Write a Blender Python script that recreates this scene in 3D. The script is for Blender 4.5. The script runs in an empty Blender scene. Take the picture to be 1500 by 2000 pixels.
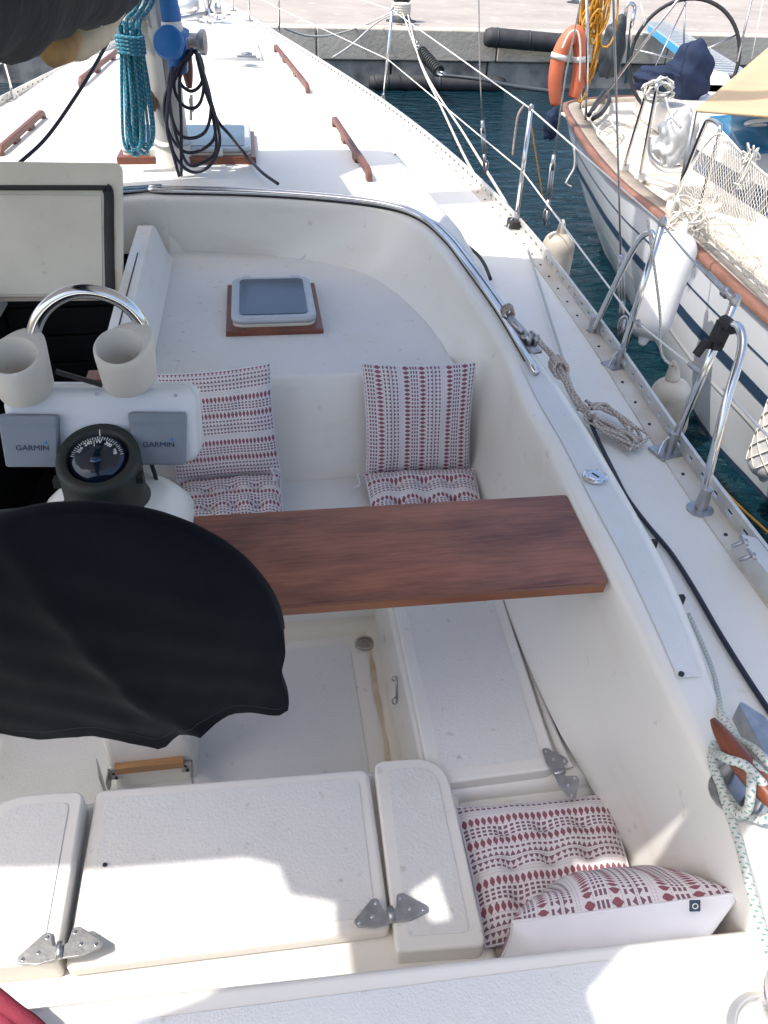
import bpy, bmesh, math, random
from mathutils import Vector, Matrix, noise
random.seed(7)
S = bpy.context.scene
COL = S.collection
R = math.radians
# ------------------------------------------------------------------ camera, sky, sun, exposure
cam_d = bpy.data.cameras.new('camera'); cam = bpy.data.objects.new('camera', cam_d); COL.objects.link(cam)
cam_d.sensor_fit = 'VERTICAL'; cam_d.sensor_height = 36.0; cam_d.lens = 27.0
cam_d.clip_start = 0.05; cam_d.clip_end = 3000
cam.matrix_world = Matrix.Translation((0, 0, 1.45)) @ Matrix(((0.988884,0.064174,-0.134129),(-0.145285,0.608973,-0.779772),(0.031641,0.790591,0.611527))).to_4x4()
S.camera = cam
SUN_TO = Vector((-0.50, -0.10, 0.86)).normalized()          # towards the sun: on the port side, high
W = bpy.data.worlds.new('World'); S.world = W; W.use_nodes = True
nt = W.node_tree; bg = nt.nodes['Background']
sky = nt.nodes.new('ShaderNodeTexSky'); sky.sky_type = 'NISHITA'; sky.sun_disc = False
sky.sun_elevation = math.asin(SUN_TO.z); sky.sun_rotation = math.atan2(SUN_TO.x, SUN_TO.y)
sky.dust_density = 3.5; sky.ozone_density = .5
nt.links.new(sky.outputs[0], bg.inputs[0]); bg.inputs[1].default_value = 0.15
sun_d = bpy.data.lights.new('sun', 'SUN'); sun_d.energy = 2.3; sun_d.angle = R(0.53); sun_d.color = (1.0, 0.965, 0.91)
sun = bpy.data.objects.new('sun', sun_d); COL.objects.link(sun)
sun.rotation_euler = SUN_TO.to_track_quat('Z', 'Y').to_euler(); sun.location = (-4, 2, 8)
S.view_settings.view_transform = 'Standard'; S.view_settings.look = 'None'
S.view_settings.exposure = 1.02; S.view_settings.gamma = 1.0; S.view_settings.use_curve_mapping = False

# ------------------------------------------------------------------ materials
MAT = {}
def N(nt, t, **kw):
    n = nt.nodes.new(t)
    for k, v in kw.items(): setattr(n, k, v)
    return n
def mat(name, col, rough=0.5, metal=0.0, spec=0.5, var=0.0, vscale=4.0, bump=0.0, bscale=60.0, coat=0.0, col2=None, dirt=0.0, sheen=0.0, bdist=0.004, detail=4.0, scuff=0.0):
    m = bpy.data.materials.new(name); m.use_nodes = True; t = m.node_tree; b = t.nodes['Principled BSDF']
    b.inputs['Roughness'].default_value = rough; b.inputs['Metallic'].default_value = metal
    b.inputs['Specular IOR Level'].default_value = spec; b.inputs['Coat Weight'].default_value = coat
    b.inputs['Base Color'].default_value = (*col, 1)
    b.inputs['Sheen Weight'].default_value = sheen
    tc = N(t, 'ShaderNodeTexCoord')
    if var > 0 or col2:
        n = N(t, 'ShaderNodeTexNoise'); n.inputs['Scale'].default_value = vscale; n.inputs['Detail'].default_value = 5
        t.links.new(tc.outputs['Object'], n.inputs['Vector'])
        r = N(t, 'ShaderNodeValToRGB'); r.color_ramp.elements[0].position = 0.32; r.color_ramp.elements[1].position = 0.68
        c2 = col2 or tuple(c * (1 - var) for c in col)
        r.color_ramp.elements[0].color = (*c2, 1); r.color_ramp.elements[1].color = (*col, 1)
        t.links.new(n.outputs[0], r.inputs[0]); out = r.outputs[0]
        if dirt > 0:
            n2 = N(t, 'ShaderNodeTexNoise'); n2.inputs['Scale'].default_value = vscale * 9; n2.inputs['Detail'].default_value = 8
            t.links.new(tc.outputs['Object'], n2.inputs['Vector'])
            r2 = N(t, 'ShaderNodeValToRGB'); r2.color_ramp.elements[0].position = 0.66; r2.color_ramp.elements[1].position = 0.78
            r2.color_ramp.elements[0].color = (0, 0, 0, 1); r2.color_ramp.elements[1].color = (dirt, dirt, dirt, 1)
            mx = N(t, 'ShaderNodeMixRGB'); mx.inputs[2].default_value = (0.30, 0.26, 0.20, 1)
            t.links.new(n2.outputs[0], r2.inputs[0]); t.links.new(r2.outputs[0], mx.inputs[0]); t.links.new(out, mx.inputs[1]); out = mx.outputs[0]
        if scuff > 0:
            for (sx, sy, rz, lo, hi, cc) in ((1.5, 26, .5, .70, .74, (.42, .40, .37, 1)), (22, 2.2, .2, .71, .75, (.50, .46, .40, 1)), (1.1, 1.1, 0, .56, .80, (.66, .58, .44, 1))):
                mp = N(t, 'ShaderNodeMapping'); mp.inputs['Scale'].default_value = (sx, sy, 3); mp.inputs['Rotation'].default_value = (0, 0, rz)
                n3 = N(t, 'ShaderNodeTexNoise'); n3.inputs['Scale'].default_value = 2.2; n3.inputs['Detail'].default_value = 6; n3.inputs['Roughness'].default_value = .6
                r3 = N(t, 'ShaderNodeValToRGB'); r3.color_ramp.elements[0].position = lo; r3.color_ramp.elements[1].position = hi; r3.color_ramp.elements[1].color = (scuff, scuff, scuff, 1)
                m3 = N(t, 'ShaderNodeMixRGB'); m3.inputs[2].default_value = cc
                t.links.new(tc.outputs['Object'], mp.inputs[0]); t.links.new(mp.outputs[0], n3.inputs[0]); t.links.new(n3.outputs[0], r3.inputs[0]); t.links.new(r3.outputs[0], m3.inputs[0]); t.links.new(out, m3.inputs[1]); out = m3.outputs[0]
        t.links.new(out, b.inputs['Base Color'])
    if bump > 0:
        n = N(t, 'ShaderNodeTexNoise'); n.inputs['Scale'].default_value = bscale; n.inputs['Detail'].default_value = detail
        t.links.new(tc.outputs['Object'], n.inputs['Vector'])
        bp = N(t, 'ShaderNodeBump'); bp.inputs['Strength'].default_value = bump; bp.inputs['Distance'].default_value = bdist
        t.links.new(n.outputs[0], bp.inputs['Height']); t.links.new(bp.outputs[0], b.inputs['Normal'])
    MAT[name] = m; return m
mat('gelcoat', (.82, .79, .73), .26, var=.06, vscale=2.2, dirt=.45, scuff=.5, bump=.05, bscale=9, bdist=.01)
mat('gelcoat_old', (.76, .70, .58), .45, var=.14, vscale=3, dirt=.5, bump=.06, bscale=30)
mat('nonskid', (.75, .735, .70), .6, var=.06, vscale=3, dirt=.6, scuff=.5, bump=.6, bscale=140, bdist=.004, detail=3)
mat('nonskid_fine', (.72, .72, .705), .6, var=.06, vscale=3, dirt=.5, scuff=.4, bump=.5, bscale=230, bdist=.003, detail=2)
mat('deck_paint', (.79, .765, .70), .5, var=.05, vscale=1.6, dirt=.3, scuff=.45, bump=.25, bscale=240, bdist=.002)
mat('stain', (.50, .36, .22), .55, col2=(.72, .66, .55), vscale=9)
mat('steel', (.72, .72, .73), .16, metal=1, var=.12, vscale=14)
mat('steel_dull', (.50, .50, .51), .38, metal=1, var=.25, vscale=40, bump=.1, bscale=120)
mat('alu', (.66, .66, .65), .42, metal=.75, var=.12, vscale=10)
mat('alu_rail', (.66, .65, .62), .5, metal=.35, var=.18, vscale=12, dirt=.5)
mat('mast_paint', (.40, .40, .385), .42, metal=.3, var=.10, vscale=5)
mat('black_rubber', (.024, .024, .026), .65, var=.3, vscale=20)
mat('black_cable', (.010, .012, .03), .45)
mat('blue_plug', (.012, .14, .42), .4, var=.1, vscale=20)
mat('plastic_white', (.72, .71, .68), .45, var=.05, vscale=8)
mat('cup_white', (.68, .64, .57), .6, var=.12, vscale=9, dirt=.4, bump=.15, bscale=90)
mat('pod_white', (.70, .71, .72), .35, var=.03, vscale=6)
mat('cover_grey', (.22, .25, .28), .55, var=.06, vscale=18, bump=.06, bscale=200)
mat('letter_blue', (.015, .035, .085), .5)
mat('letter_cyan', (.02, .22, .55), .5)
mat('bronze_dark', (.045, .042, .038), .55, metal=.4, var=.4, vscale=22, bump=.25, bscale=120, col2=(.03, .045, .042))
mat('card_black', (.006, .013, .026), .12, spec=.6)
mat('card_white', (.75, .74, .68), .5)
mat('navy_canvas', (.0045, .0060, .0090), .95, spec=.06, col2=(.0028, .0038, .0056), vscale=3.2, bump=.5, bscale=420, bdist=.0015, sheen=.06)
mat('sail_cover', (.010, .011, .020), .95, spec=.15, var=.4, vscale=5, bump=.3, bscale=9, bdist=.03, sheen=.05)
mat('sail_cloth', (.66, .56, .40), .8, var=.2, vscale=9)
mat('leather', (.42, .25, .09), .7, var=.3, vscale=14)
mat('navy_bag', (.008, .020, .060), .85, var=.3, vscale=9, bump=.5, bscale=25, bdist=.01)
mat('awning_tan', (.48, .36, .22), .85, var=.06, vscale=3)
mat('awning_white', (.40, .42, .46), .9)
mat('blue_screen', (.03, .16, .30), .25, var=.15, vscale=3)
mat('hatch_glass', (.02, .055, .10), .16, spec=.7, var=.15, vscale=8)
mat('hatch_frame', (.50, .54, .57), .4, metal=.25, var=.08, vscale=12)
mat('fender', (.76, .745, .71), .55, var=.10, vscale=6, dirt=.45, bump=.05, bscale=40)
mat('fender_dirty', (.68, .63, .54), .6, col2=(.34, .29, .21), vscale=6, dirt=.6)
mat('hull_white', (.70, .72, .74), .22, var=.04, vscale=1.4, coat=.3)
mat('stripe_navy', (.030, .058, .11), .3)
mat('teak_grey', (.42, .36, .29), .75, var=.25, vscale=16, bump=.2, bscale=60)
mat('neighbour_deck', (.70, .64, .54), .6, var=.08, vscale=4, bump=.2, bscale=150)
mat('buoy_orange', (.62, .16, .075), .55, var=.15, vscale=9)
mat('reflective', (.70, .70, .68), .4)
mat('rope_yellow', (.62, .30, .03), .8, var=.3, vscale=60)
mat('rope_white', (.70, .68, .62), .8, var=.15, vscale=50)
mat('rope_tan', (.46, .38, .32), .9, col2=(.27, .20, .17), vscale=70, bump=.6, bscale=160)
mat('net_white', (.72, .68, .60), .8)
mat('concrete_top', (.37, .33, .295), .85, var=.22, vscale=.5, dirt=.4, scuff=.6, bump=.2, bscale=20)
mat('concrete_face', (.52, .48, .41), .9, var=.35, vscale=1.3, dirt=.6, bump=.4, bscale=14, bdist=.02)
mat('concrete_wet', (.42, .40, .37), .7, col2=(.09, .09, .088), vscale=2.2, bump=.4, bscale=12, bdist=.02)
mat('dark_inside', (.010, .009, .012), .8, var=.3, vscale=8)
mat('red_strap', (.22, .018, .04), .85, var=.2, vscale=40, bump=.4, bscale=200)
mat('blue_trim', (.05, .35, .62), .5)
mat('quay_rubber', (.05, .051, .054), .7, var=.4, vscale=5, dirt=.4)
mat('rail_stain', (.64, .625, .58), .6, col2=(.50, .44, .35), vscale=5, dirt=.6)
mat('bollard_iron', (.035, .045, .055), .6, var=.3, vscale=12)
mat('plastic_bag', (.75, .76, .74), .3, var=.1, vscale=12)

def wood(name, c1, c2, scale=9.0, rough=.28, coat=.25, axis=0, stretch=.07):
    m = bpy.data.materials.new(name); m.use_nodes = True; t = m.node_tree; b = t.nodes['Principled BSDF']
    tc = N(t, 'ShaderNodeTexCoord'); mp = N(t, 'ShaderNodeMapping')
    sc = [1, 1, 1]; sc[axis] = stretch; mp.inputs['Scale'].default_value = sc
    t.links.new(tc.outputs['Object'], mp.inputs[0])
    n = N(t, 'ShaderNodeTexNoise'); n.inputs['Scale'].default_value = scale * 6; n.inputs['Detail'].default_value = 8; n.inputs['Distortion'].default_value = .6
    n2 = N(t, 'ShaderNodeTexNoise'); n2.inputs['Scale'].default_value = min(9.0, scale * .75); n2.inputs['Detail'].default_value = 4
    mp2 = N(t, 'ShaderNodeMapping'); s2 = [1, 1, 1]; s2[axis] = .35; mp2.inputs['Scale'].default_value = s2; t.links.new(tc.outputs['Object'], mp2.inputs[0])
    t.links.new(mp.outputs[0], n.inputs[0]); t.links.new(mp2.outputs[0], n2.inputs[0])
    ad = N(t, 'ShaderNodeMath', operation='MULTIPLY_ADD'); ad.inputs[1].default_value = .72
    t.links.new(n2.outputs[0], ad.inputs[0]); 
    ml = N(t, 'ShaderNodeMath', operation='MULTIPLY'); ml.inputs[1].default_value = .43
    t.links.new(n.outputs[0], ml.inputs[0]); t.links.new(ml.outputs[0], ad.inputs[2])
    r = N(t, 'ShaderNodeValToRGB'); e = r.color_ramp.elements; e[0].position = .40; e[1].position = .72
    e[0].color = (*c2, 1); e[1].color = (*c1, 1)
    t.links.new(ad.outputs[0], r.inputs[0]); t.links.new(r.outputs[0], b.inputs['Base Color'])
    b.inputs['Roughness'].default_value = rough; b.inputs['Coat Weight'].default_value = coat; b.inputs['Coat Roughness'].default_value = .2
    bp = N(t, 'ShaderNodeBump'); bp.inputs['Strength'].default_value = .12; bp.inputs['Distance'].default_value = .002
    t.links.new(n.outputs[0], bp.inputs['Height']); t.links.new(bp.outputs[0], b.inputs['Normal'])
    MAT[name] = m
wood('table_wood', (.36, .125, .068), (.12, .036, .022), 20.0, .36, .12, 0, .08)
wood('table_edge', (.27, .10, .045), (.15, .05, .024), 7.0, .4, .1, 0)
wood('mahogany', (.22, .06, .028), (.10, .026, .014), 12, .4, .2, 1)
wood('teak_rail', (.19, .075, .052), (.11, .044, .034), 14, .55, .0, 1, .2)
wood('cleat_wood', (.26, .072, .030), (.12, .032, .016), 14, .35, .3, 1, .15)
wood('cap_wood', (.26, .125, .085), (.15, .07, .05), 10, .55, .0, 1, .2)
wood('oak_strip', (.46, .27, .12), (.33, .17, .07), 14, .5, .0, 0)

def braid(name, base, fleck, freq=70.0, duty=.5, rough=.8):
    m = bpy.data.materials.new(name); m.use_nodes = True; t = m.node_tree; b = t.nodes['Principled BSDF']
    uv = N(t, 'ShaderNodeUVMap'); sp = N(t, 'ShaderNodeSeparateXYZ'); t.links.new(uv.outputs[0], sp.inputs[0])
    def ma(op, a, bb=None, c=None):
        n = N(t, 'ShaderNodeMath', operation=op)
        for i, v in enumerate((a, bb, c)):
            if v is None: continue
            if isinstance(v, (int, float)): n.inputs[i].default_value = v
            else: t.links.new(v, n.inputs[i])
        return n.outputs[0]
    d1 = ma('FRACT', ma('ADD', ma('MULTIPLY', sp.outputs[1], freq), ma('MULTIPLY', sp.outputs[0], 2.0)))
    d2 = ma('FRACT', ma('SUBTRACT', ma('MULTIPLY', sp.outputs[1], freq * .5), ma('MULTIPLY', sp.outputs[0], 3.0)))
    k = ma('MULTIPLY', ma('LESS_THAN', d1, duty), ma('LESS_THAN', d2, .5))
    mx = N(t, 'ShaderNodeMixRGB'); mx.inputs[1].default_value = (*base, 1); mx.inputs[2].default_value = (*fleck, 1)
    t.links.new(k, mx.inputs[0]); t.links.new(mx.outputs[0], b.inputs['Base Color']); b.inputs['Roughness'].default_value = rough
    bp = N(t, 'ShaderNodeBump'); bp.inputs['Strength'].default_value = .4; bp.inputs['Distance'].default_value = .002
    tri = ma('ABSOLUTE', ma('SUBTRACT', ma('FRACT', ma('ADD', ma('MULTIPLY', sp.outputs[1], freq * 2.2), ma('MULTIPLY', sp.outputs[0], 3.0))), .5))
    t.links.new(tri, bp.inputs['Height']); t.links.new(bp.outputs[0], b.inputs['Normal'])
    MAT[name] = m
braid('rope_turquoise', (.012, .20, .30), (.30, .36, .36), 40, .35)
braid('rope_green_fleck', (.55, .55, .51), (.15, .30, .25), 110, .38)
braid('rope_beige', (.54, .47, .41), (.27, .21, .18), 70, .45)
braid('rope_mooring', (.66, .63, .56), (.40, .36, .30), 60, .5)

def cushion_fabric():
    m = bpy.data.materials.new('cushion_fabric'); m.use_nodes = True; t = m.node_tree; b = t.nodes['Principled BSDF']
    uv = N(t, 'ShaderNodeUVMap'); sp = N(t, 'ShaderNodeSeparateXYZ'); t.links.new(uv.outputs[0], sp.inputs[0])
    def ma(op, a, bb=None, c=None):
        n = N(t, 'ShaderNodeMath', operation=op)
        for i, v in enumerate((a, bb, c)):
            if v is None: continue
            if isinstance(v, (int, float)): n.inputs[i].default_value = v
            else: t.links.new(v, n.inputs[i])
        return n.outputs[0]
    PER = .178
    U = sp.outputs[0]; V = ma('MULTIPLY', ma('FRACT', ma('DIVIDE', sp.outputs[1], PER)), PER)
    def cell(p): return ma('SUBTRACT', ma('MULTIPLY', ma('FRACT', ma('DIVIDE', U, p)), p), p / 2)
    uA = cell(.0165); uB = cell(.0150); aA = ma('ABSOLUTE', uA); aB = ma('ABSOLUTE', uB)
    big = None; small = None
    def orr(a, bb): return bb if a is None else ma('MAXIMUM', a, bb)
    for kind, vc in (('D', .012), ('s', .033), ('s', .044), ('s', .055), ('D', .078), ('s', .102), ('t', .116), ('T', .136), ('s', .149)):
        dv = ma('SUBTRACT', V, vc); av = ma('ABSOLUTE', dv)
        if kind == 'D':
            k = ma('LESS_THAN', ma('ADD', ma('DIVIDE', aA, .0082), ma('DIVIDE', av, .0145)), 1.0)
            k = ma('MULTIPLY', k, ma('LESS_THAN', aA, .0062)); big = orr(big, k)
        elif kind == 's':
            k = ma('MULTIPLY', ma('LESS_THAN', aB, .0048), ma('LESS_THAN', av, .0034)); small = orr(small, k)
        else:
            sg = 1 if kind == 't' else -1
            w = ma('MULTIPLY_ADD', dv, .62 * sg, .0036)
            k = ma('MULTIPLY', ma('LESS_THAN', aB, w), ma('LESS_THAN', av, .0058)); small = orr(small, k)
    dots = None
    for vc in (.0235, .0655, .0915, .126, .160, .168):
        av = ma('ABSOLUTE', ma('SUBTRACT', V, vc)); k = ma('LESS_THAN', av, .0009); dots = orr(dots, k)
    dots = ma('MULTIPLY', dots, ma('MULTIPLY', ma('LESS_THAN', ma('FRACT', ma('MULTIPLY', U, 210.0)), .6), .5))
    ns = N(t, 'ShaderNodeTexNoise'); ns.inputs['Scale'].default_value = 700; t.links.new(uv.outputs[0], ns.inputs[0])
    fade = ma('MULTIPLY_ADD', ns.outputs[0], .5, .62)
    def mix(f, c1, c2):
        mx = N(t, 'ShaderNodeMixRGB'); t.links.new(f, mx.inputs[0])
        if isinstance(c1, tuple): mx.inputs[1].default_value = (*c1, 1)
        else: t.links.new(c1, mx.inputs[1])
        mx.inputs[2].default_value = (*c2, 1); return mx.outputs[0]
    c = mix(dots, (.72, .67, .67), (.12, .10, .16))
    c = mix(ma('MULTIPLY', small, ma('MINIMUM', fade, 1.0)), c, (.14, .035, .075))
    c = mix(ma('MULTIPLY', big, ma('MINIMUM', fade, 1.0)), c, (.21, .018, .045))
    t.links.new(c, b.inputs['Base Color']); b.inputs['Roughness'].default_value = .9; b.inputs['Specular IOR Level'].default_value = .15
    bp = N(t, 'ShaderNodeBump'); bp.inputs['Strength'].default_value = .25; bp.inputs['Distance'].default_value = .001
    t.links.new(ns.outputs[0], bp.inputs['Height']); t.links.new(bp.outputs[0], b.inputs['Normal'])
    MAT['cushion_fabric'] = m
cushion_fabric()
def cloth_lit(name, col, k):
    m = bpy.data.materials.new(name); m.use_nodes = True; t = m.node_tree; b = t.nodes['Principled BSDF']; b.inputs['Base Color'].default_value = (*col, 1); b.inputs['Roughness'].default_value = .95
    tr = N(t, 'ShaderNodeBsdfTranslucent'); tr.inputs[0].default_value = (*col, 1); mx = N(t, 'ShaderNodeMixShader'); mx.inputs[0].default_value = k
    t.links.new(b.outputs[0], mx.inputs[1]); t.links.new(tr.outputs[0], mx.inputs[2]); t.links.new(mx.outputs[0], t.nodes['Material Output'].inputs[0]); MAT[name] = m
cloth_lit('awning_white', (.62, .61, .60), .32)
mat('cushion_white', (.74, .73, .76), .9, var=.05, vscale=12, bump=.3, bscale=18, bdist=.006)

def water_mat():
    m = bpy.data.materials.new('water'); m.use_nodes = True; t = m.node_tree; b = t.nodes['Principled BSDF']
    b.inputs['Base Color'].default_value = (.003, .022, .032, 1); b.inputs['Roughness'].default_value = .06; b.inputs['IOR'].default_value = 1.33
    tc = N(t, 'ShaderNodeTexCoord'); mp = N(t, 'ShaderNodeMapping'); mp.inputs['Scale'].default_value = (1.0, 2.1, 1); mp.inputs['Rotation'].default_value = (0, 0, .12)
    t.links.new(tc.outputs['Object'], mp.inputs[0])
    n = N(t, 'ShaderNodeTexNoise'); n.inputs['Scale'].default_value = 2.6; n.inputs['Detail'].default_value = 5; n.inputs['Distortion'].default_value = .5
    t.links.new(mp.outputs[0], n.inputs[0])
    bp = N(t, 'ShaderNodeBump'); bp.inputs['Strength'].default_value = .8; bp.inputs['Distance'].default_value = .2
    t.links.new(n.outputs[0], bp.inputs['Height']); t.links.new(bp.outputs[0], b.inputs['Normal'])
    MAT['water'] = m
water_mat()

# ------------------------------------------------------------------ helpers
def V3(p): return Vector(p)
def link(name, me, m, parent=None, smooth=False, kind=None, label=None):
    o = bpy.data.objects.new(name, me); COL.objects.link(o)
    if m: me.materials.append(MAT[m] if isinstance(m, str) else m)
    if smooth:
        for p in me.polygons: p.use_smooth = True
    if parent is not None:
        o.parent = parent
        if parent.type == 'EMPTY': o.matrix_parent_inverse = Matrix.Translation(-parent.location)
    if kind: o['kind'] = kind
    if label: o['label'] = label
    return o
def tag(o, label, cat, group=None):
    o['label'] = label; o['category'] = cat
    if group: o['group'] = group
    return o
def thing(name, label, cat, loc, group=None):
    o = bpy.data.objects.new(name, None); COL.objects.link(o); o.location = loc; o.empty_display_size = .1
    return tag(o, label, cat, group)
def pydata(verts, faces):
    me = bpy.data.meshes.new('mesh'); me.from_pydata([tuple(v) for v in verts], [], faces); me.update(); return me
def recalc(me):
    bm = bmesh.new(); bm.from_mesh(me); bmesh.ops.recalc_face_normals(bm, faces=bm.faces); bm.to_mesh(me); bm.free(); return me
def mod_bevel(o, w, seg=3, ang=35):
    b = o.modifiers.new('bevel', 'BEVEL'); b.width = w; b.segments = seg; b.limit_method = 'ANGLE'; b.angle_limit = R(ang)
    for p in o.data.polygons: p.use_smooth = True
    wn = o.modifiers.new('wn', 'WEIGHTED_NORMAL'); wn.keep_sharp = True
    return o
def box(name, x0, x1, y0, y1, z0, z1, m, parent=None, bev=0.0, seg=3):
    v = [(x, y, z) for z in (z0, z1) for y in (y0, y1) for x in (x0, x1)]
    f = [(0, 2, 3, 1), (4, 5, 7, 6), (0, 1, 5, 4), (2, 6, 7, 3), (0, 4, 6, 2), (1, 3, 7, 5)]
    o = link(name, pydata(v, f), m, parent)
    if bev: mod_bevel(o, bev, seg)
    return o
def round_poly(pts, rad, n=6):
    """2-D polygon with rounded corners; rad is one radius or a list"""
    out = []; k = len(pts)
    for i in range(k):
        r = rad[i] if isinstance(rad, (list, tuple)) else rad
        p0, p1, p2 = Vector(pts[i - 1]), Vector(pts[i]), Vector(pts[(i + 1) % k])
        if r <= 0: out.append(p1); continue
        a = (p0 - p1).normalized(); b = (p2 - p1).normalized(); ang = a.angle(b); d = min(r / math.tan(ang / 2), .49 * (p0 - p1).length, .49 * (p2 - p1).length)
        A = p1 + a * d; B = p1 + b * d
        for j in range(n + 1):
            t = j / n; out.append(A * (1 - t) ** 2 + p1 * 2 * t * (1 - t) + B * t * t)
    return out
def slab_local(poly, t0, t1, O=(0, 0, 0), U=(1, 0, 0), Vv=(0, 1, 0), W_=(0, 0, 1)):
    O, U, Vv, W_ = map(Vector, (O, U, Vv, W_)); n = len(poly)
    v = [O + U * p[0] + Vv * p[1] + W_ * t0 for p in poly] + [O + U * p[0] + Vv * p[1] + W_ * t1 for p in poly]
    f = [tuple(range(n - 1, -1, -1)), tuple(range(n, 2 * n))] + [(i, (i + 1) % n, n + (i + 1) % n, n + i) for i in range(n)]
    return recalc(pydata(v, f))
def slab(name, pts, rad, z0, z1, m, parent=None, bev=.008, seg=3, **kw):
    o = link(name, slab_local(round_poly([p[:2] for p in pts], rad), z0, z1, **kw), m, parent)
    if bev: mod_bevel(o, bev, seg, 50)
    return o
def inset(pts, d):
    k = len(pts); c = sum((Vector(p[:2]) for p in pts), Vector((0, 0))) / k; out = []
    for i in range(k):
        p0, p1, p2 = Vector(pts[i - 1][:2]), Vector(pts[i][:2]), Vector(pts[(i + 1) % k][:2])
        n1 = Vector((-(p1 - p0).y, (p1 - p0).x)).normalized(); n2 = Vector((-(p2 - p1).y, (p2 - p1).x)).normalized()
        if n1.dot(c - p1) < 0: n1 = -n1
        if n2.dot(c - p1) < 0: n2 = -n2
        bis = (n1 + n2); out.append(p1 + bis * (d / max(.3, bis.dot(n1))))
    return out
def catmull(pts, n=8, closed=False):
    P = [Vector(p) for p in pts]; out = []; k = len(P)
    if k < 3 and not closed:
        return [P[0].lerp(P[1], i / n) for i in range(n + 1)]
    rng = range(k if closed else k - 1)
    for i in rng:
        if closed: a, b, c, d = P[i - 1], P[i], P[(i + 1) % k], P[(i + 2) % k]
        else: a, b, c, d = P[max(i - 1, 0)], P[i], P[i + 1], P[min(i + 2, k - 1)]
        for j in range(n):
            t = j / n
            out.append(.5 * ((2 * b) + (c - a) * t + (2 * a - 5 * b + 4 * c - d) * t * t + (3 * b - a - 3 * c + d) * t ** 3))
    if not closed: out.append(P[-1])
    return out
def tube_me(pts, r, sides=8, closed=False, taper=None, flat=1.0):
    P = [Vector(p) for p in pts]; n = len(P); v = []; uvv = []; L = 0; prevn = None
    for i in range(n):
        if closed: t = P[(i + 1) % n] - P[i - 1]
        else: t = P[min(i + 1, n - 1)] - P[max(i - 1, 0)]
        t.normalize()
        if prevn is None:
            a = Vector((0, 0, 1)) if abs(t.z) < .9 else Vector((1, 0, 0)); nn = (a - t * a.dot(t)).normalized()
        else:
            nn = prevn - t * prevn.dot(t); nn = nn.normalized() if nn.length > 1e-6 else prevn
        prevn = nn; bb = t.cross(nn)
        if i: L += (P[i] - P[i - 1]).length
        rr = (r[i] if isinstance(r, (list, tuple)) else r)
        for k in range(sides):
            an = 2 * math.pi * k / sides; v.append(P[i] + nn * (math.cos(an) * rr * flat) + bb * (math.sin(an) * rr))
        uvv.append(L)
    f = []; uvs = []
    m = n if closed else n - 1
    for i in range(m):
        j = (i + 1) % n; Lj = uvv[j] if j else uvv[-1] + (P[0] - P[-1]).length
        for k in range(sides):
            k2 = (k + 1) % sides
            f.append((i * sides + k, i * sides + k2, j * sides + k2, j * sides + k))
            uvs += [(k / sides, uvv[i]), ((k + 1) / sides, uvv[i]), ((k + 1) / sides, Lj), (k / sides, Lj)]
    if not closed:
        f.append(tuple(range(sides - 1, -1, -1))); f.append(tuple((n - 1) * sides + k for k in range(sides)))
        uvs += [(0, 0)] * sides + [(0, L)] * sides
    me = pydata(v, f); lay = me.uv_layers.new(name='UVMap')
    for i, q in enumerate(uvs): lay.data[i].uv = q
    return me
def tube(name, pts, r, m, parent=None, sides=8, smoothn=0, closed=False, flat=1.0, **kw):
    P = catmull(pts, smoothn, closed) if smoothn else pts
    return link(name, tube_me(P, r, sides, closed, flat=flat), m, parent, True, **kw)
def join_me(mes):
    bm = bmesh.new()
    for me in mes: bm.from_mesh(me)
    out = bpy.data.meshes.new('mesh'); bm.to_mesh(out); bm.free(); return out
def box_me(c, sx, sy, sz, rot=None):
    M = Matrix.Translation(c) @ (rot.to_4x4() if rot else Matrix.Identity(4)) @ Matrix.Diagonal((sx, sy, sz, 1))
    bm = bmesh.new(); bmesh.ops.create_cube(bm, size=1, matrix=M); me = bpy.data.meshes.new('mesh'); bm.to_mesh(me); bm.free(); return me
def lathe_me(prof, c=(0, 0, 0), n=28, axis=None, sx=1, sy=1):
    v = []; f = []; k = len(prof)
    for (r, z) in prof:
        for i in range(n):
            a = 2 * math.pi * i / n; v.append(Vector((r * math.cos(a) * sx, r * math.sin(a) * sy, z)))
    for j in range(k - 1):
        for i in range(n): f.append((j * n + i, j * n + (i + 1) % n, (j + 1) * n + (i + 1) % n, (j + 1) * n + i))
    f.append(tuple(range(n - 1, -1, -1))); f.append(tuple((k - 1) * n + i for i in range(n)))
    q = Vector(axis).to_track_quat('Z', 'Y').to_matrix() if axis is not None else Matrix.Identity(3)
    return pydata([Vector(c) + q @ p for p in v], f)
def lathe(name, prof, c, m, parent=None, n=28, axis=None, sx=1, sy=1, bev=0):
    o = link(name, lathe_me(prof, c, n, axis, sx, sy), m, parent, True)
    e = o.modifiers.new('es', 'EDGE_SPLIT'); e.split_angle = R(40)
    return o
def grid_me(rows, uv=False, closed_u=False):
    """rows: list of equal-length point lists"""
    n = len(rows[0]); v = [p for r in rows for p in r]; f = []
    for i in range(len(rows) - 1):
        for j in range(n - 1 if not closed_u else n):
            j2 = (j + 1) % n; f.append((i * n + j, i * n + j2, (i + 1) * n + j2, (i + 1) * n + j))
    return pydata(v, f)
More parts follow.
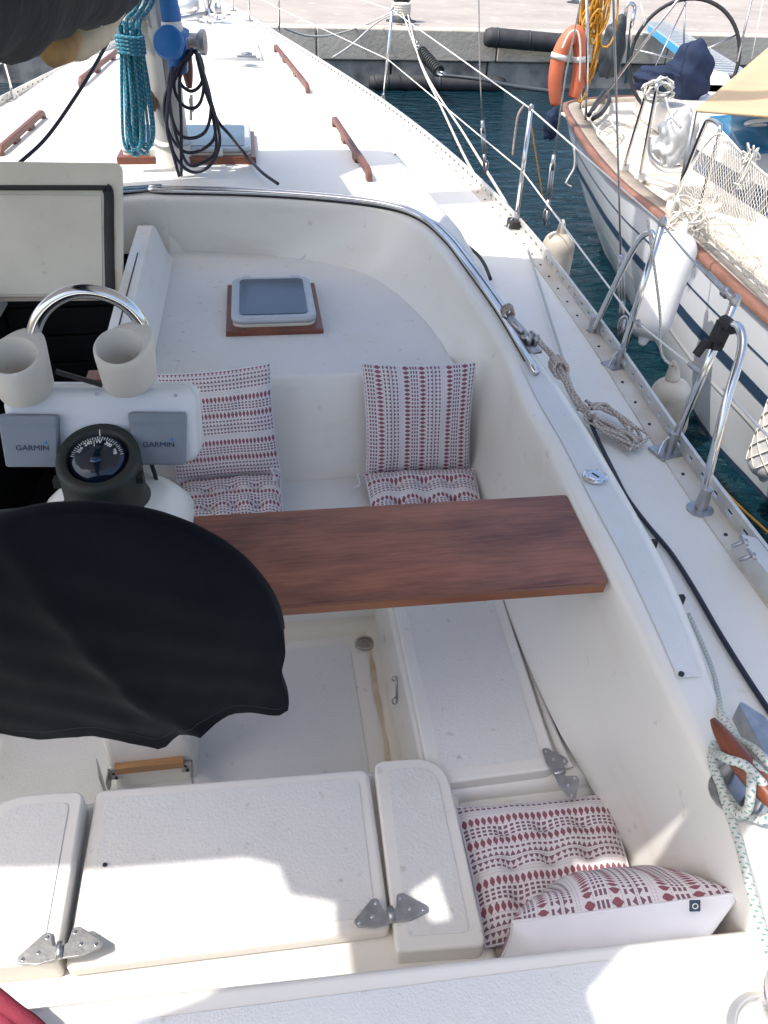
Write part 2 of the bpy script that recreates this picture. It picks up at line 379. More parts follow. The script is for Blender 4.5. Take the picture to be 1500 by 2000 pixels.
def text_me(s, size, O, U, Vv, W_, bold=0.0, depth=.0008, squash=1.0):
    c = bpy.data.curves.new('lettering', 'FONT'); c.body = s; c.size = size; c.align_x = 'CENTER'; c.align_y = 'CENTER'; c.extrude = depth; c.offset = bold; c.resolution_u = 3
    o = bpy.data.objects.new('lettering', c); COL.objects.link(o)
    dg = bpy.context.evaluated_depsgraph_get(); me = bpy.data.meshes.new_from_object(o.evaluated_get(dg))
    bpy.data.objects.remove(o); bpy.data.curves.remove(c)
    M = Matrix((Vector(U) * squash, Vector(Vv), Vector(W_))).transposed().to_4x4(); M.translation = Vector(O); me.transform(M); return me
def lerp(a, b, t): return Vector(a).lerp(Vector(b), t)

# ------------------------------------------------------------------ water and quay
o = link('water', pydata([(-400, -400, -1.1), (400, -400, -1.1), (400, 16.6, -1.1), (-400, 16.6, -1.1)], [(0, 1, 2, 3)]), 'water'); o['kind'] = 'structure'
def quay():
    y0 = 16.4; tilt = .0
    top = link('quay', slab_local([(-60, 16.42), (60, 16.42), (60, 400), (-60, 400)], -.62, -.17), 'concrete_top'); top['kind'] = 'structure'
    mod_bevel(top, .03, 2)
    # cap blocks of the quay edge, one by one
    x = -13.0
    while x < 24:
        w = 3.6 + random.uniform(-.2, .2)
        box('kerb_block', x, x + w - .02, y0 - .04 + random.uniform(-.01, .01), y0 + .5, -.66, -.155, 'concrete_face', top, .025, 2)
        x += w
    x = -14.0
    while x < 24:
        w = 1.9 + random.uniform(-.3, .3)
        box('wall_block', x, x + w - .03, y0 + .03 + random.uniform(-.03, .05), y0 + .6, -1.9, -.67, 'concrete_wet', top, .03, 2)
        x += w
    return top
quay()
for (a, b, z, r, lab) in (((4.309,16.100,-0.224), (5.923,16.100,-0.313), 0, .16, 'thick black rubber fender along the top edge of the quay'),
                          ((2.173,16.100,-0.977), (4.771,16.100,-0.995), 0, .13, 'long black rubber fender low on the quay wall just above the water')):
    t = thing('quay_fender', lab, 'dock fender', a)
    d = (Vector(b) - Vector(a)); n = 18
    P = [Vector(a) + d * (i / n) for i in range(n + 1)]
    tube('rubber_tube', P, [r * (.82 if i in (0, n) else 1) for i in range(n + 1)], 'quay_rubber', t, 14)
    for k in (.12, .5, .88): tube('strap', [Vector(a) + d * k, Vector(a) + d * (k + .015)], r * 1.04, 'bollard_iron', t, 14)
def bollard(c, s, lab):
    t = thing('bollard', lab, 'bollard', c)
    lathe('post', [(.17 * s, 0), (.16 * s, .05 * s), (.11 * s, .10 * s), (.10 * s, .24 * s), (.15 * s, .30 * s), (.19 * s, .33 * s), (.19 * s, .37 * s), (.10 * s, .40 * s)], c, 'bollard_iron', t)
    lathe('base_plate', [(.24 * s, -.01), (.24 * s, .02), (.2 * s, .03)], c, 'bollard_iron', t)
bollard((3.011,17.828,-0.170), 1.25, 'black iron mooring bollard on the quay with lines around it')
bollard((8.771,23.351,-0.170), 1.6, 'dark mooring bollard on the quay beyond the orange lifebuoy')

# ------------------------------------------------------------------ the sailboat: moulded hull, deck, cockpit
CX = -0.47
boat = thing('sailboat', 'white sailboat seen from its aft deck, cockpit in the shade of an awning', 'sailboat', (CX, 2, -1.1))
def sheer(y): return .0035 * max(0, y - 2) ** 2
HB = [(-4.5, 1.45), (-2, 1.75), (0, 1.83), (1.45, 1.85), (2.1, 1.88), (3.1, 1.95), (4.5, 1.98), (6, 1.87), (7.5, 1.64), (9, 1.30), (10.5, .90), (12, .46), (13.2, .05)]
HBc = catmull([(a, b, 0) for a, b in HB], 10)
def hb(y):
    for p, q in zip(HBc, HBc[1:]):
        if p.x <= y <= q.x: return p.y + (q.y - p.y) * (y - p.x) / max(1e-6, q.x - p.x)
    return HBc[-1].y if y > 0 else HBc[0].y
YS = [-4.5 + i * .25 for i in range(71)] + [13.2]
YS = [y for y in YS if y <= 13.2]
# hull
rows = []
for y in YS:
    h = hb(y); z = sheer(y); r_ = []
    for s in (1,):
        prof = [(1.0, z), (.995, z - .15), (.97, -.45), (.92, -.85), (.84, -1.15), (.66, -1.5), (.35, -1.75), (0, -1.85)]
    r_ = [(CX + h * a, y, b) for a, b in prof] + [(CX - h * a, y, b) for a, b in prof[::-1][1:]]
    rows.append(r_)
link('hull', recalc(grid_me(rows)), 'hull_white', boat, True)
# side decks and foredeck: strips from the rail inwards
def deck_piece(name, ys, fin, fout, n=8):
    rws = []
    for y in ys:
        a, b = fin(y), fout(y); z = sheer(y)
        rws.append([(a + (b - a) * i / n, y, z + .035 * (1 - ((a + (b - a) * i / n - CX) / max(.3, hb(y))) ** 2) * min(1, max(0, (y - 3.5) / 2))) for i in range(n + 1)])
    me = grid_me(rws); return link(name, me, 'deck_paint', boat, True)
ysA = [-4.5 + .25 * i for i in range(36)]
deck_piece('side_deck', ysA, lambda y: CX + 1.38, lambda y: CX + hb(y) - .002)
deck_piece('side_deck', ysA, lambda y: CX - 1.38, lambda y: CX - hb(y) + .002)
deck_piece('foredeck', [4.25 + .2 * i for i in range(45)], lambda y: CX - hb(y) + .002, lambda y: CX + hb(y) - .002, 24)
# coachroof: low trunk with rounded shoulder
def roof_hw(y): return 1.44 - .065 * (y - 3.8) - .012 * max(0, y - 5.5) ** 2
def roof_z(y): return sheer(y) + .27 * min(1, max(0, (10.3 - y) / 2.6)) ** .7
rows = []; roof_rows = []
ysR = [2.7 + .04 * i for i in range(42)] + [4.4 + .15 * i for i in range(41)]
for y in ysR:
    fd = min(1, max(.0, (y - 2.9) / .8)); fd = fd * fd * (3 - 2 * fd)
    w = max(.2, roof_hw(y)); zt = max(sheer(y) + (roof_z(y) - sheer(y)) * fd, sheer(y) - .01); zd = sheer(y) - .02; cam_ = .05 * min(1, w)
    half = [(w + .035, zd), (w + .02, zd + (zt - zd) * .55), (w - .005, zt - .03), (w - .045, zt - .004), (w - .15, zt + .012), (w * .6, zt + cam_ * .7), (w * .3, zt + cam_ * .95)]
    prof = [(-a, b) for a, b in half] + [(0, zt + cam_)] + [(a, b) for a, b in half[::-1]]
    fine = []
    for (a, b), (c, d) in zip(prof, prof[1:]):
        nsub = max(1, int(round((c - a) / .05)))
        fine += [(a + (c - a) * i / nsub, b + (d - b) * i / nsub) for i in range(nsub)]
    fine.append(prof[-1]); roof_rows.append((y, fine))
ZR = .33      # coachroof height round the mast
# breakwater / coaming loft: J inner foot, T1 inner top, T2 outer top
SEC = [((CX, 4.06, .05), (CX, 4.10, .31), (CX, 4.17, .335)),
 ((-0.559,4.096,0.050), (-0.519,4.076,0.310), (-0.522,4.146,0.335)), ((-0.089,4.032,0.050), (-0.069,4.035,0.310), (-0.066,4.087,0.335)),
 ((0.222,3.916,0.050), (0.307,3.945,0.310), (0.311,3.986,0.335)), ((0.465,3.743,0.050), (0.587,3.834,0.305), (0.609,3.864,0.330)),
 ((0.587,3.520,0.050), (0.721,3.625,0.295), (0.774,3.744,0.320)), ((0.670,3.224,0.050), (0.786,3.336,0.275), (0.856,3.499,0.305)),
 ((0.708,2.980,0.050), (0.817,3.021,0.245), (0.900,3.188,0.280)), ((0.723,2.759,0.040), (0.855,2.725,0.205), (0.947,2.848,0.235)),
 ((0.744,2.615,-0.080), (0.869,2.499,0.170), (0.981,2.519,0.185)), ((0.769,2.520,-0.240), (0.839,2.185,0.170), (0.998,2.174,0.170)),
 ((.735, 2.3, -.31), (0.836,1.919,0.170), (0.993,1.916,0.170)), ((.715, 1.95, -.31), (0.819,1.611,0.170), (0.979,1.616,0.170)),
 ((.705, 1.6, -.31), (0.812,1.352,0.170), (0.963,1.357,0.170)), ((.72, 1.25, -.31), (0.801,1.123,0.170), (0.929,1.123,0.170)),
 ((.765, 1.04, -.34), (0.790,0.950,0.170), (0.893,0.948,0.170)), ((.80, .8, -.37), (0.784,0.766,0.170), (0.865,0.767,0.170)),
 ((.82, .6, -.37), (0.779,0.582,0.170), (0.844,0.587,0.170)), ((.83, .30, -.37), (.84, .38, .17), (.91, .38, .17)), ((.82, -.2, -.37), (.83, -.2, .17), (.90, -.2, .17)), ((.78, -1.6, -.37), (.75, -1.6, .17), (.83, -1.6, .17))]
Jc = catmull([s[0] for s in SEC], 6); T1c = catmull([s[1] for s in SEC], 6); T2c = catmull([s[2] for s in SEC], 6)
def coam_rows(mirror=False, sub=None):
    rows = []
    for k, (j, a, b) in enumerate(zip(Jc, T1c, T2c)):
        s = k / 6.0
        front = max(0, min(1, (9 - s) / 3))                     # 1 across the front, 0 along the side
        down = .28 if s < 8 else .17
        outz = (b.z - .09) if s < 4 else (b.z - .09) * (1 - min(1, (s - 4) / 2.5)) - .015 * min(1, (s - 4) / 2.5)
        d = (b - a); d.z = 0; d.normalize() if d.length > 0 else None
        ct = Vector((j.x + (a.x - j.x) * .68, j.y + (a.y - j.y) * .62, j.z + (a.z - j.z) * .30))
        bz = lambda u: j * (1 - u) ** 2 + ct * (2 * u * (1 - u)) + a * u * u
        pr = [bz(u) for u in (0, .06, .14, .25, .4, .55, .7, .83, .92, .97)] + [a.lerp(b, .06) + Vector((0, 0, .0025)), a.lerp(b, .3) + Vector((0, 0, .004)), a.lerp(b, .85) + Vector((0, 0, .004)), b + Vector((0, 0, -.004)), b + d * .012 + Vector((0, 0, -.02))]
        e = b + d * (.025 if s > 8 else .085); e.z = outz; pr.append(e)
        if mirror: pr = [Vector((2 * CX - p.x, p.y, p.z)) for p in pr]
        rows.append(pr)
    return rows
link('cockpit_coaming', grid_me(coam_rows()), 'gelcoat', boat, True)
# coachroof skin, cut away inside the breakwater
def build_roof():
    half = [(p.x - CX, p.y) for p in T2c[:66]]
    def inside(x, y):
        x = abs(x); 
        if y < half[-1][1]: return x < half[-1][0]
        c = False
        poly = half + [(half[-1][0], 0), (0, 0)]
        for (x1, y1), (x2, y2) in zip(poly, poly[1:] + poly[:1]):
            if (y1 > y) != (y2 > y) and x < (x2 - x1) * (y - y1) / (y2 - y1) + x1: c = not c
        return c
    K = 61; v = []; f = []
    for y, fine in roof_rows:
        # resample to K points by x
        x0, x1 = fine[0][0], fine[-1][0]; j = 0; L = [0]
        for a, b in zip(fine, fine[1:]): L.append(L[-1] + math.hypot(b[0] - a[0], b[1] - a[1]))
        for i in range(K):
            s_ = L[-1] * i / (K - 1)
            while j < len(L) - 2 and L[j + 1] < s_: j += 1
            t = (s_ - L[j]) / max(1e-6, L[j + 1] - L[j]); a, b = fine[j], fine[j + 1]
            v.append((CX + a[0] + (b[0] - a[0]) * t, y, a[1] + (b[1] - a[1]) * t))
    for r_ in range(len(roof_rows) - 1):
        for i in range(K - 1):
            q = [r_ * K + i, r_ * K + i + 1, (r_ + 1) * K + i + 1, (r_ + 1) * K + i]
            if any(inside(v[k][0] - CX, v[k][1]) for k in q): continue
            f.append(tuple(q))
    link('coachroof', pydata(v, f), 'deck_paint', boat, True)
build_roof()
link('cockpit_coaming', grid_me(coam_rows(True)), 'gelcoat', boat, True)
def band(k0, k1, mirror):
    rows = []
    for k in range(k0, k1 + 1):
        a, b = T1c[k], T2c[k]; s_ = -1 if mirror else 1
        rows.append([Vector(((2 * CX - p.x) if mirror else p.x, p.y, p.z + .0075)) for p in (a.lerp(b, .30), a.lerp(b, .55), a.lerp(b, .80))])
    return grid_me(rows)
link('nonskid_strip', band(55, 89, False), 'nonskid_fine', boat, True)
link('nonskid_strip', band(55, 89, True), 'nonskid_fine', boat, True)
# bridge deck with its anti-slip surface (starboard and port of the companionway)
XL, XR_ = -1.30, -.575
arc = [p for p in Jc[:54]]
def bridge(mirror):
    pts = [(XR_, 2.66, .05), (.73, 2.66, .05)] + [tuple(p) for p in arc[::-1] if p.x > XR_ + .01] + [(XR_, 4.07, .05)]
    if mirror:
        pts = [(2 * CX - x, y, z) for x, y, z in pts if 2 * CX - x < XL] ; pts = pts + [(XL, 4.06, .05), (XL, 2.66, .05)]
    pts = [(x, y, .05) for x, y, z in pts]
    me = pydata(pts, [tuple(range(len(pts)))]); recalc(me)
    if me.polygons[0].normal.z < 0: me.flip_normals()
    return link('bridge_deck', me, 'nonskid', boat)
bridge(False); bridge(True)
def bench_back(x0, x1):
    pr = [(2.672, .0515), (2.655, .0505), (2.64, .042), (2.632, .025), (2.60, -.08), (2.56, -.2), (2.535, -.27), (2.52, -.292), (2.495, -.3005), (2.47, -.302)]
    link('bench_back', grid_me([[(x, y, z) for y, z in pr] for x in [x0 + (x1 - x0) * i / 6 for i in range(7)]]), 'gelcoat', boat, True)
bench_back(XR_, .80); bench_back(-1.75, XL)
rp = [(.06, -.20), (.44, -.20), (.44, .02), (.06, .02)]
sl = Vector((0, .115, .345)).normalized()
# forward bench and its riser
box('bench_seat', XR_, .80, 2.045, 2.56, -.75, -.303, 'gelcoat', boat, .025)
box('bench_seat', -1.75, XL, 2.045, 2.56, -.75, -.303, 'gelcoat', boat, .025)
slab('nonskid_panel', [(-.50, 2.08), (.73, 2.08), (.73, 2.46), (-.50, 2.46)], .03, -.3035, -.299, 'nonskid_fine', boat, .001, 1)
# side benches
for s in (1, -1):
    mx = lambda x: x if s > 0 else 2 * CX - x
    a, b = sorted((mx(.332), mx(.83))); c, d = sorted((mx(.335), mx(.84)))
    box('bench_base', a, b, 1.075, 2.07, -.75, -.335, 'gelcoat', boat, .03)
    box('bench_well', *sorted((mx(.40), mx(.85))), -.3, 1.09, -.75, -.372, 'gelcoat', boat, .02)
lidp = [(0.348,1.735,-0.300)[:2], (0.716,1.802,-0.300)[:2], (0.682,1.096,-0.300)[:2], (0.338,1.091,-0.300)[:2]]
lidp = [(lidp[0][0] + .0, 2.03), (lidp[1][0], 2.03), lidp[2], lidp[3]]
ld = slab('locker_lid', lidp, [.01, .01, .04, .04], -.345, -.30, 'gelcoat', boat, .012)
slab('nonskid_panel', inset(lidp, .035), [.01, .01, .03, .03], -.301, -.2975, 'nonskid', ld, .001, 1)
lm = [(2 * CX - x, y) for x, y in lidp]
ldm = slab('locker_lid', lm, [.01, .01, .04, .04], -.345, -.30, 'gelcoat', boat, .012)
slab('nonskid_panel', inset(lm, .035), [.01, .01, .03, .03], -.301, -.2975, 'nonskid', ldm, .001, 1)
# gutter moulding and rail beyond the starboard lid
tube('lid_gutter', [(0.737,1.777,-0.325),(0.720,1.445,-0.325),(0.713,1.207,-0.325),(0.719,1.109,-0.325)], .013, 'gelcoat', boat, 10, 4, flat=.6)
# sole with stained cove along the riser
box('cockpit_sole', -1.30, .36, -.2, 2.08, -.80, -.70, 'gelcoat', boat)
slab('nonskid_panel', [(-1.2, 1.2), (.23, 1.2), (.225, 1.955), (-1.2, 1.955)], [.01, .01, .05, .01], -.701, -.6965, 'nonskid_fine', boat, .001, 1)
def cove(name, p, q, up, m, w=.05):
    p, q, up = Vector(p), Vector(q), Vector(up); rows = []
    for t in [i / 12 for i in range(13)]:
        b = p.lerp(q, t); rows.append([b + up * (w * (1 - math.cos(a))) + Vector((0, 0, 1)) * (w * (1 - math.sin(a))) for a in [math.pi / 2 * k / 5 for k in range(6)]])
    return link(name, grid_me(rows), m, boat, True)
cove('sole_cove', (.333, 1.1, -.6995), (.333, 2.05, -.6995), (-1, 0, 0), 'gelcoat_old')
cove('sole_cove', (-.6, 2.044, -.6995), (.333, 2.044, -.6995), (0, -1, 0), 'gelcoat_old')
link('rust_stain', grid_me([[(.286 + .005 * math.sin(i), 1.12 + i * .055, -.6955), (.303 + .004 * math.sin(i * 2.1), 1.12 + i * .055, -.6930)] for i in range(16)]), 'stain', boat, True)
# drain
dr = lathe('drain', [(.036, 0), (.036, .005), (.029, .008), (.027, .003), (.0, .002)], (0.281,1.947,-0.694), 'stain', boat, 24)
dc = Vector((0.281,1.943,-0.690))
for k in range(5):
    w = .022 * math.cos((k - 2) * .5)
    link('grate_bar', box_me(dc + Vector(((k - 2) * .009, 0, .002)), .0035, w * 2, .004), 'steel_dull', dr)
lathe('grate_ring', [(.033, 0), (.033, .006), (.027, .007), (.0265, .0)], dc - Vector((0, 0, .002)), 'steel_dull', dr, 24)
# latch on the riser
lc = [(0.333,1.549,-0.428), (0.333,1.527,-0.509)]
la = link('hasp', join_me([tube_me([Vector(lc[0]) + Vector((-.012 + .008 * math.cos(a), .0, .010 * math.sin(a))) for a in [i * .628 for i in range(10)]], .0026, 6, True),
     tube_me([Vector(lc[0]) + Vector((-.006, -.003, -.006)), Vector(lc[0]).lerp(Vector(lc[1]), .5) + Vector((-.006, 0, 0)), Vector(lc[1]) + Vector((-.006, 0, .01))], .0035, 6),
     tube_me([Vector(lc[1]) + Vector((-.012 + .007 * math.cos(a), 0, .016 * math.sin(a))) for a in [i * .628 for i in range(10)]], .003, 6, True)]), 'steel_dull', boat, True)
# helm seat: base and three lids
box('helm_seat_base', -.95, .415, .50, 1.185, -.75, -.345, 'gelcoat', boat, .025)
HZ = -.30
cl = [(-0.502,1.184,-0.300)[:2], (0.186,1.161,-0.300)[:2], (0.182,0.753,-0.300)[:2], (-0.506,0.763,-0.300)[:2]]
rl = [(0.200,1.168,-0.290)[:2], (0.387,1.161,-0.290)[:2], (0.379,0.685,-0.290)[:2], (0.185,0.698,-0.290)[:2]]
ll = [(-0.756,1.176,-0.275)[:2], (-0.519,1.163,-0.275)[:2], (-0.514,0.767,-0.275)[:2], (-0.716,0.775,-0.275)[:2]]
for pts, rad, z1, nm in ((cl, [.02, .03, .02, .02], -.30, 'c'), (rl, [.03, .11, .02, .01], -.285, 'r'), (ll, [.11, .03, .01, .01], -.27, 'l')):
    L_ = slab('locker_lid', pts, rad, -.347, z1, 'gelcoat', boat, .016, 4)
    slab('nonskid_panel', inset(pts, .03), [max(.01, r_ * .8) for r_ in rad], z1 - .001, z1 + .0025, 'nonskid', L_, .001, 1)
link('lid_plug', lathe_me([(.005, 0), (.005, .003), (.003, .004)], (-0.451,0.978,-0.296), 12), 'black_cable', boat, True)
# bronze butterfly hinges
def hinge(name, c, ang, z, s=1.0, par=boat):
    c = Vector((c[0], c[1], z)); out = []
    e = link(name, join_me([tube_me([c + Vector((math.cos(ang + math.pi / 2) * .016 * s * k, math.sin(ang + math.pi / 2) * .016 * s * k, .006)) for k in (-1, 1)], .0075 * s, 10)]), 'steel_dull', par, True)
    for sg in (1, -1):
        U = Vector((math.cos(ang) * sg, math.sin(ang) * sg, 0)); Vv = Vector((-math.sin(ang), math.cos(ang), 0))
        leaf = link('hinge_leaf', slab_local(round_poly([(.004 * s, -.017 * s), (.040 * s, -.020 * s), (.083 * s, -.010 * s), (.083 * s, .004 * s), (.036 * s, .042 * s), (.022 * s, .042 * s), (.014 * s, .012 * s), (.004 * s, .012 * s)], [0, .01 * s, .008 * s, .008 * s, .008 * s, .008 * s, .006 * s, 0], 4), 0, .006, c, U, Vv, (0, 0, 1)), 'steel_dull', e)
        mod_bevel(leaf, .002, 2)
        for q in ((.028, .031), (.042, .004), (.072, -.003)):
            link('screw', lathe_me([(.0042 * s, .0055), (.0042 * s, .0068), (.002 * s, .0062)], c + U * q[0] * s + Vv * q[1] * s, 10), 'steel', e, True)
hinge('hinge', (0.185,0.773,-0.285), R(4), -.2822)
hinge('hinge', (-0.509,0.785,-0.267), R(4), -.2672)
hinge('hinge', (0.675,1.078,-0.295), R(-80), -.297, .95)
# aft deck
AFT = [(-0.844,0.635,0.000), (-0.519,0.616,0.000), (0.132,0.580,0.000), (0.784,0.542,0.000)]
ap = [(-1.75, AFT[1][1] + .01), (.845, AFT[3][1] - .004), (.80, -3.9), (-1.75, -3.9)]
slab('aft_deck', ap, .02, -.70, .0, 'gelcoat', boat, .02, 4)
slab('nonskid_panel', [(-1.7, AFT[1][1] - .052), ((0.542,0.524,0.003)[0], (0.541,0.520,0.003)[1]), ((0.617,0.407,0.003)[0], -.6), (-1.7, -.6)], [.01, .03, .01, .01], -.001, .003, 'nonskid_fine', boat, .001, 1)
# companionway: dark cabin inside, side moulding, hinged hatch board
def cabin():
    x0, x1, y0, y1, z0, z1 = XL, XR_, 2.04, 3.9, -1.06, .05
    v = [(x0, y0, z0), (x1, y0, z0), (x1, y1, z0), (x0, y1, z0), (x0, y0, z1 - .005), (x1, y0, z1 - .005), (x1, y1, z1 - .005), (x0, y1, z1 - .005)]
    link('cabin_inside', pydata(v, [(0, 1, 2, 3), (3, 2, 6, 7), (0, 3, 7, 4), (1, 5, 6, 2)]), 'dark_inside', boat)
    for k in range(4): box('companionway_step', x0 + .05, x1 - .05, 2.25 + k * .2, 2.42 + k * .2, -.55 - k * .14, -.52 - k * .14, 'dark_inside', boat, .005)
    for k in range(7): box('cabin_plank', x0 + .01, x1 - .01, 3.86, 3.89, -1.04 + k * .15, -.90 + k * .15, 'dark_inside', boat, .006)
cabin()
sp_ = [(-0.544,2.362,0.300), (-0.559,2.939,0.300), (-0.574,3.363,0.320), (-0.508,3.533,0.220), (-0.536,3.846,0.060)]
rows = []
for y, zt in ((2.58, .08), (2.62, .145), (2.72, .175), (3.1, .195), (3.6, .21), (3.98, .215)):
    x = XR_ + .0
    rows.append([(x - .035, y, -.12), (x - .035, y, zt - .02), (x - .025, y, zt), (x + .045, y, zt), (x + .058, y, zt - .012), (x + .10, y + .0, .075), (x + .125, y, .052)])
link('companionway_side', grid_me(rows), 'gelcoat', boat, True).modifiers.new('es', 'EDGE_SPLIT').split_angle = R(38)
link('companionway_end', pydata(rows[0], [tuple(range(7))]), 'gelcoat', boat)
rows = [[(2 * XL - (2 * XL - XL) + (XR_ - p[0]) , p[1], p[2]) for p in r_] for r_ in rows]
link('companionway_side', grid_me(rows), 'gelcoat', boat, True).modifiers.new('es', 'EDGE_SPLIT').split_angle = R(38)
link('groove', tube_me([(XR_ + .012, 2.76, .1775), (XR_ + .012, 3.1, .1955), (XR_ + .012, 3.6, .2105)], .003, 6), 'bronze_dark', boat)
# the board: tilted up, inner face towards us
BO = Vector((-0.629,3.420,0.081)); BT = Vector((-0.570,3.620,0.590))
bu = Vector((1, -.012, -.012)).normalized(); bv = (BT - BO); BH = bv.length; bv.normalize(); bw = bu.cross(bv); bw = -bw if bw.y > 0 else bw
bo = slab('hatch_board', [(-.80, 0), (0, 0), (0, BH), (-.80, BH)], [.02, .01, .035, .035], -.03, .0, 'gelcoat_old', boat, .006, 3, O=BO, U=bu, Vv=bv, W_=bw)
BO2 = BO + bw * .004
def gask(pts, r_): return tube_me([BO2 + bu * a + bv * b for a, b in pts], r_, 8, flat=.4)
gp = catmull([(-.80, BH - .105, 0), (-.4, BH - .102, 0), (-.1, BH - .100, 0), (-.068, BH - .104, 0), (-.055, BH - .13, 0), (-.056, BH * .5, 0), (-.054, .0, 0)], 6)
ga = link('rubber_gasket', gask([(p.x, p.y) for p in gp], .024), 'black_rubber', bo, True)
link('rust_edge', gask([(p.x + .022, p.y + (.012 if p.x < -.08 else 0)) for p in gp[20:]], .006), 'stain', bo, True)
ip = [(-.80, .012), (-.085, .012), (-.085, BH - .13), (-.80, BH - .13)]
slab('inner_panel', ip, .015, -.001, .006, 'gelcoat_old', bo, .003, 2, O=BO, U=bu, Vv=bv, W_=bw)
link('wooden_lip', box_me(BO + bu * -.4 + bv * -.008, .8, .03, .016, Matrix((bu, bw, bv)).transposed()), 'teak_grey', bo)
# stainless rim along the breakwater
rim = [p.lerp(q, .55) + Vector((0, 0, .022)) for p, q in zip(T1c, T2c)][:58]
rim = [Vector((2 * CX - p.x, p.y, p.z)) for p in rim[::-1][:40]] + rim[1:]
tube('windscreen_rim', rim, .0125, 'steel', boat, 10)
tube('windscreen_rim', [p + Vector((0, .030, .006)) if p.y > 3.6 else p + Vector((.026, .01, .002)) for p in rim[: -8]], .0085, 'steel', boat, 8)
tube('rim_gasket', [p + Vector((0, .004, -.016)) for p in rim[:-2]], .010, 'black_rubber', boat, 6)
# end fitting of the rim with clevis
ef = Vector((0.975,2.558,0.200))
link('rim_foot', join_me([box_me(ef + Vector((0, -.005, -.012)), .05, .085, .012, Matrix.Rotation(.15, 3, 'Z')), box_me(ef + Vector((-.012, .02, .012)), .014, .05, .05, Matrix.Rotation(.2, 3, 'Z')), box_me(ef + Vector((.014, .02, .012)), .010, .05, .045, Matrix.Rotation(.2, 3, 'Z')), tube_me([ef + Vector((-.035, .02, .018)), ef + Vector((.035, .02, .018))], .010, 8), tube_me([ef + Vector((-.015, .055, .02)), ef + Vector((-.05, .13, .045))], .016, 10)]), 'steel_dull', boat, True)
link('lashing', join_me([tube_me([ef + Vector((-.05, .16 + .012 * k, .05 + .004 * k)) + Vector((.022 * math.cos(a), .004 * math.sin(2 * a), .022 * math.sin(a))) for a in [i * .628 for i in range(10)]], .006, 6, True) for k in range(3)]), 'rope_tan', boat, True)
tube('hose', [(1.100,4.041,0.060),(1.121,3.898,0.060),(1.119,3.748,0.060),(1.100,3.573,0.060)], .009, 'black_rubber', boat, 8, 4)
# filler cap
fc = Vector((0.914,1.716,0.182))
fo = lathe('filler_cap', [(.036, 0), (.036, .004), (.030, .007), (.026, .0055), (.022, .0055), (.021, .0075), (.0, .0075)], fc, 'steel', boat, 32)
for k in range(6):
    a = k * math.pi / 3; link('screw', lathe_me([(.003, .006), (.003, .0078), (.0, .0075)], fc + Vector((.0315 * math.cos(a), .0315 * math.sin(a), 0)), 8), 'steel_dull', fo)
link('key_slot', box_me(fc + Vector((0, 0, .0078)), .006, .026, .001, Matrix.Rotation(.5, 3, 'Z')), 'black_rubber', fo)
for q in ((0.834,0.986,0.178), (0.842,5.005,0.300)): link('small_plug', lathe_me([(.006, 0), (.006, .006), (.0, .007)], q, 10), 'black_rubber', boat)
for q in (((1.078,1.587,0.020)), ((1.052,1.355,0.020))): link('drain_slot', box_me(q, .02, .014, .03), 'black_rubber', boat)
# hatches
def hatch(c, w, d, z, lab, zt=0.0, frame='mahogany'):
    c = Vector((c[0], c[1], z))
    t = box('deck_hatch', c.x - w / 2 - .024, c.x + w / 2 + .024, c.y - .034, c.y + d + .015, z - .03, z + .022, frame, boat, .004); t['label'] = lab
    q = lambda e: [(c.x - w / 2 + e, c.y + e), (c.x + w / 2 - e, c.y + e), (c.x + w / 2 - e, c.y + d - e), (c.x - w / 2 + e, c.y + d - e)]
    slab('seal', q(.004), .05, z + .02, z + .034, 'gelcoat_old', t, .003)
    slab('frame', q(.0), .055, z + .034, z + .062, 'hatch_frame', t, .010, 3)
    slab('pane', q(.035), .03, z + .060, z + .0655, 'hatch_glass', t, .002, 1)
    for sx in (-.62, .62):
        for yy, l_ in ((c.y + d + .012, .03),): link('hinge', join_me([box_me((c.x + sx * w / 2, yy, z + .04), .03, .035, .03), tube_me([(c.x + sx * w / 2 - .02, yy, z + .058), (c.x + sx * w / 2 + .02, yy, z + .058)], .008, 8)]), 'alu', t)
    return t
h1 = Vector((0.029,3.068,0.050)); w1 = (0.209,3.006,0.090)[0] - (-0.149,3.033,0.090)[0]
hatch((h1.x, h1.y - .0), w1, .47, .05, 'small tinted hatch with mahogany trim on the bridge deck')
h2 = Vector((-0.379,4.656,0.390))
t = hatch((h2.x, h2.y), .70, .60, .358, 'square tinted hatch with worn teak trim just ahead of the mast')
for sx in (.18, -.18): link('latch', box_me((h2.x + sx, h2.y - .005, .395), .03, .03, .04), 'plastic_white', t)
# forward hatch outline
f0 = [(-0.392,7.818,0.430), (0.101,7.837,0.430), (0.024,9.760,0.450), (-0.457,9.681,0.450)]
slab('deck_hatch', f0, .03, .40, .462, 'deck_paint', boat, .008)
tube('hatch_bar', [(-0.791,7.543,0.490), (-0.371,7.414,0.490), (0.079,7.451,0.480)], .014, 'alu_rail', boat, 8)
link('hatch_hinge', join_me([lathe_me([(.05, -.02), (.05, .03), (.03, .04)], (-0.030,7.585,0.480), 14), box_me((-0.029,7.506,0.490), .16, .05, .03)]), 'steel_dull', boat)
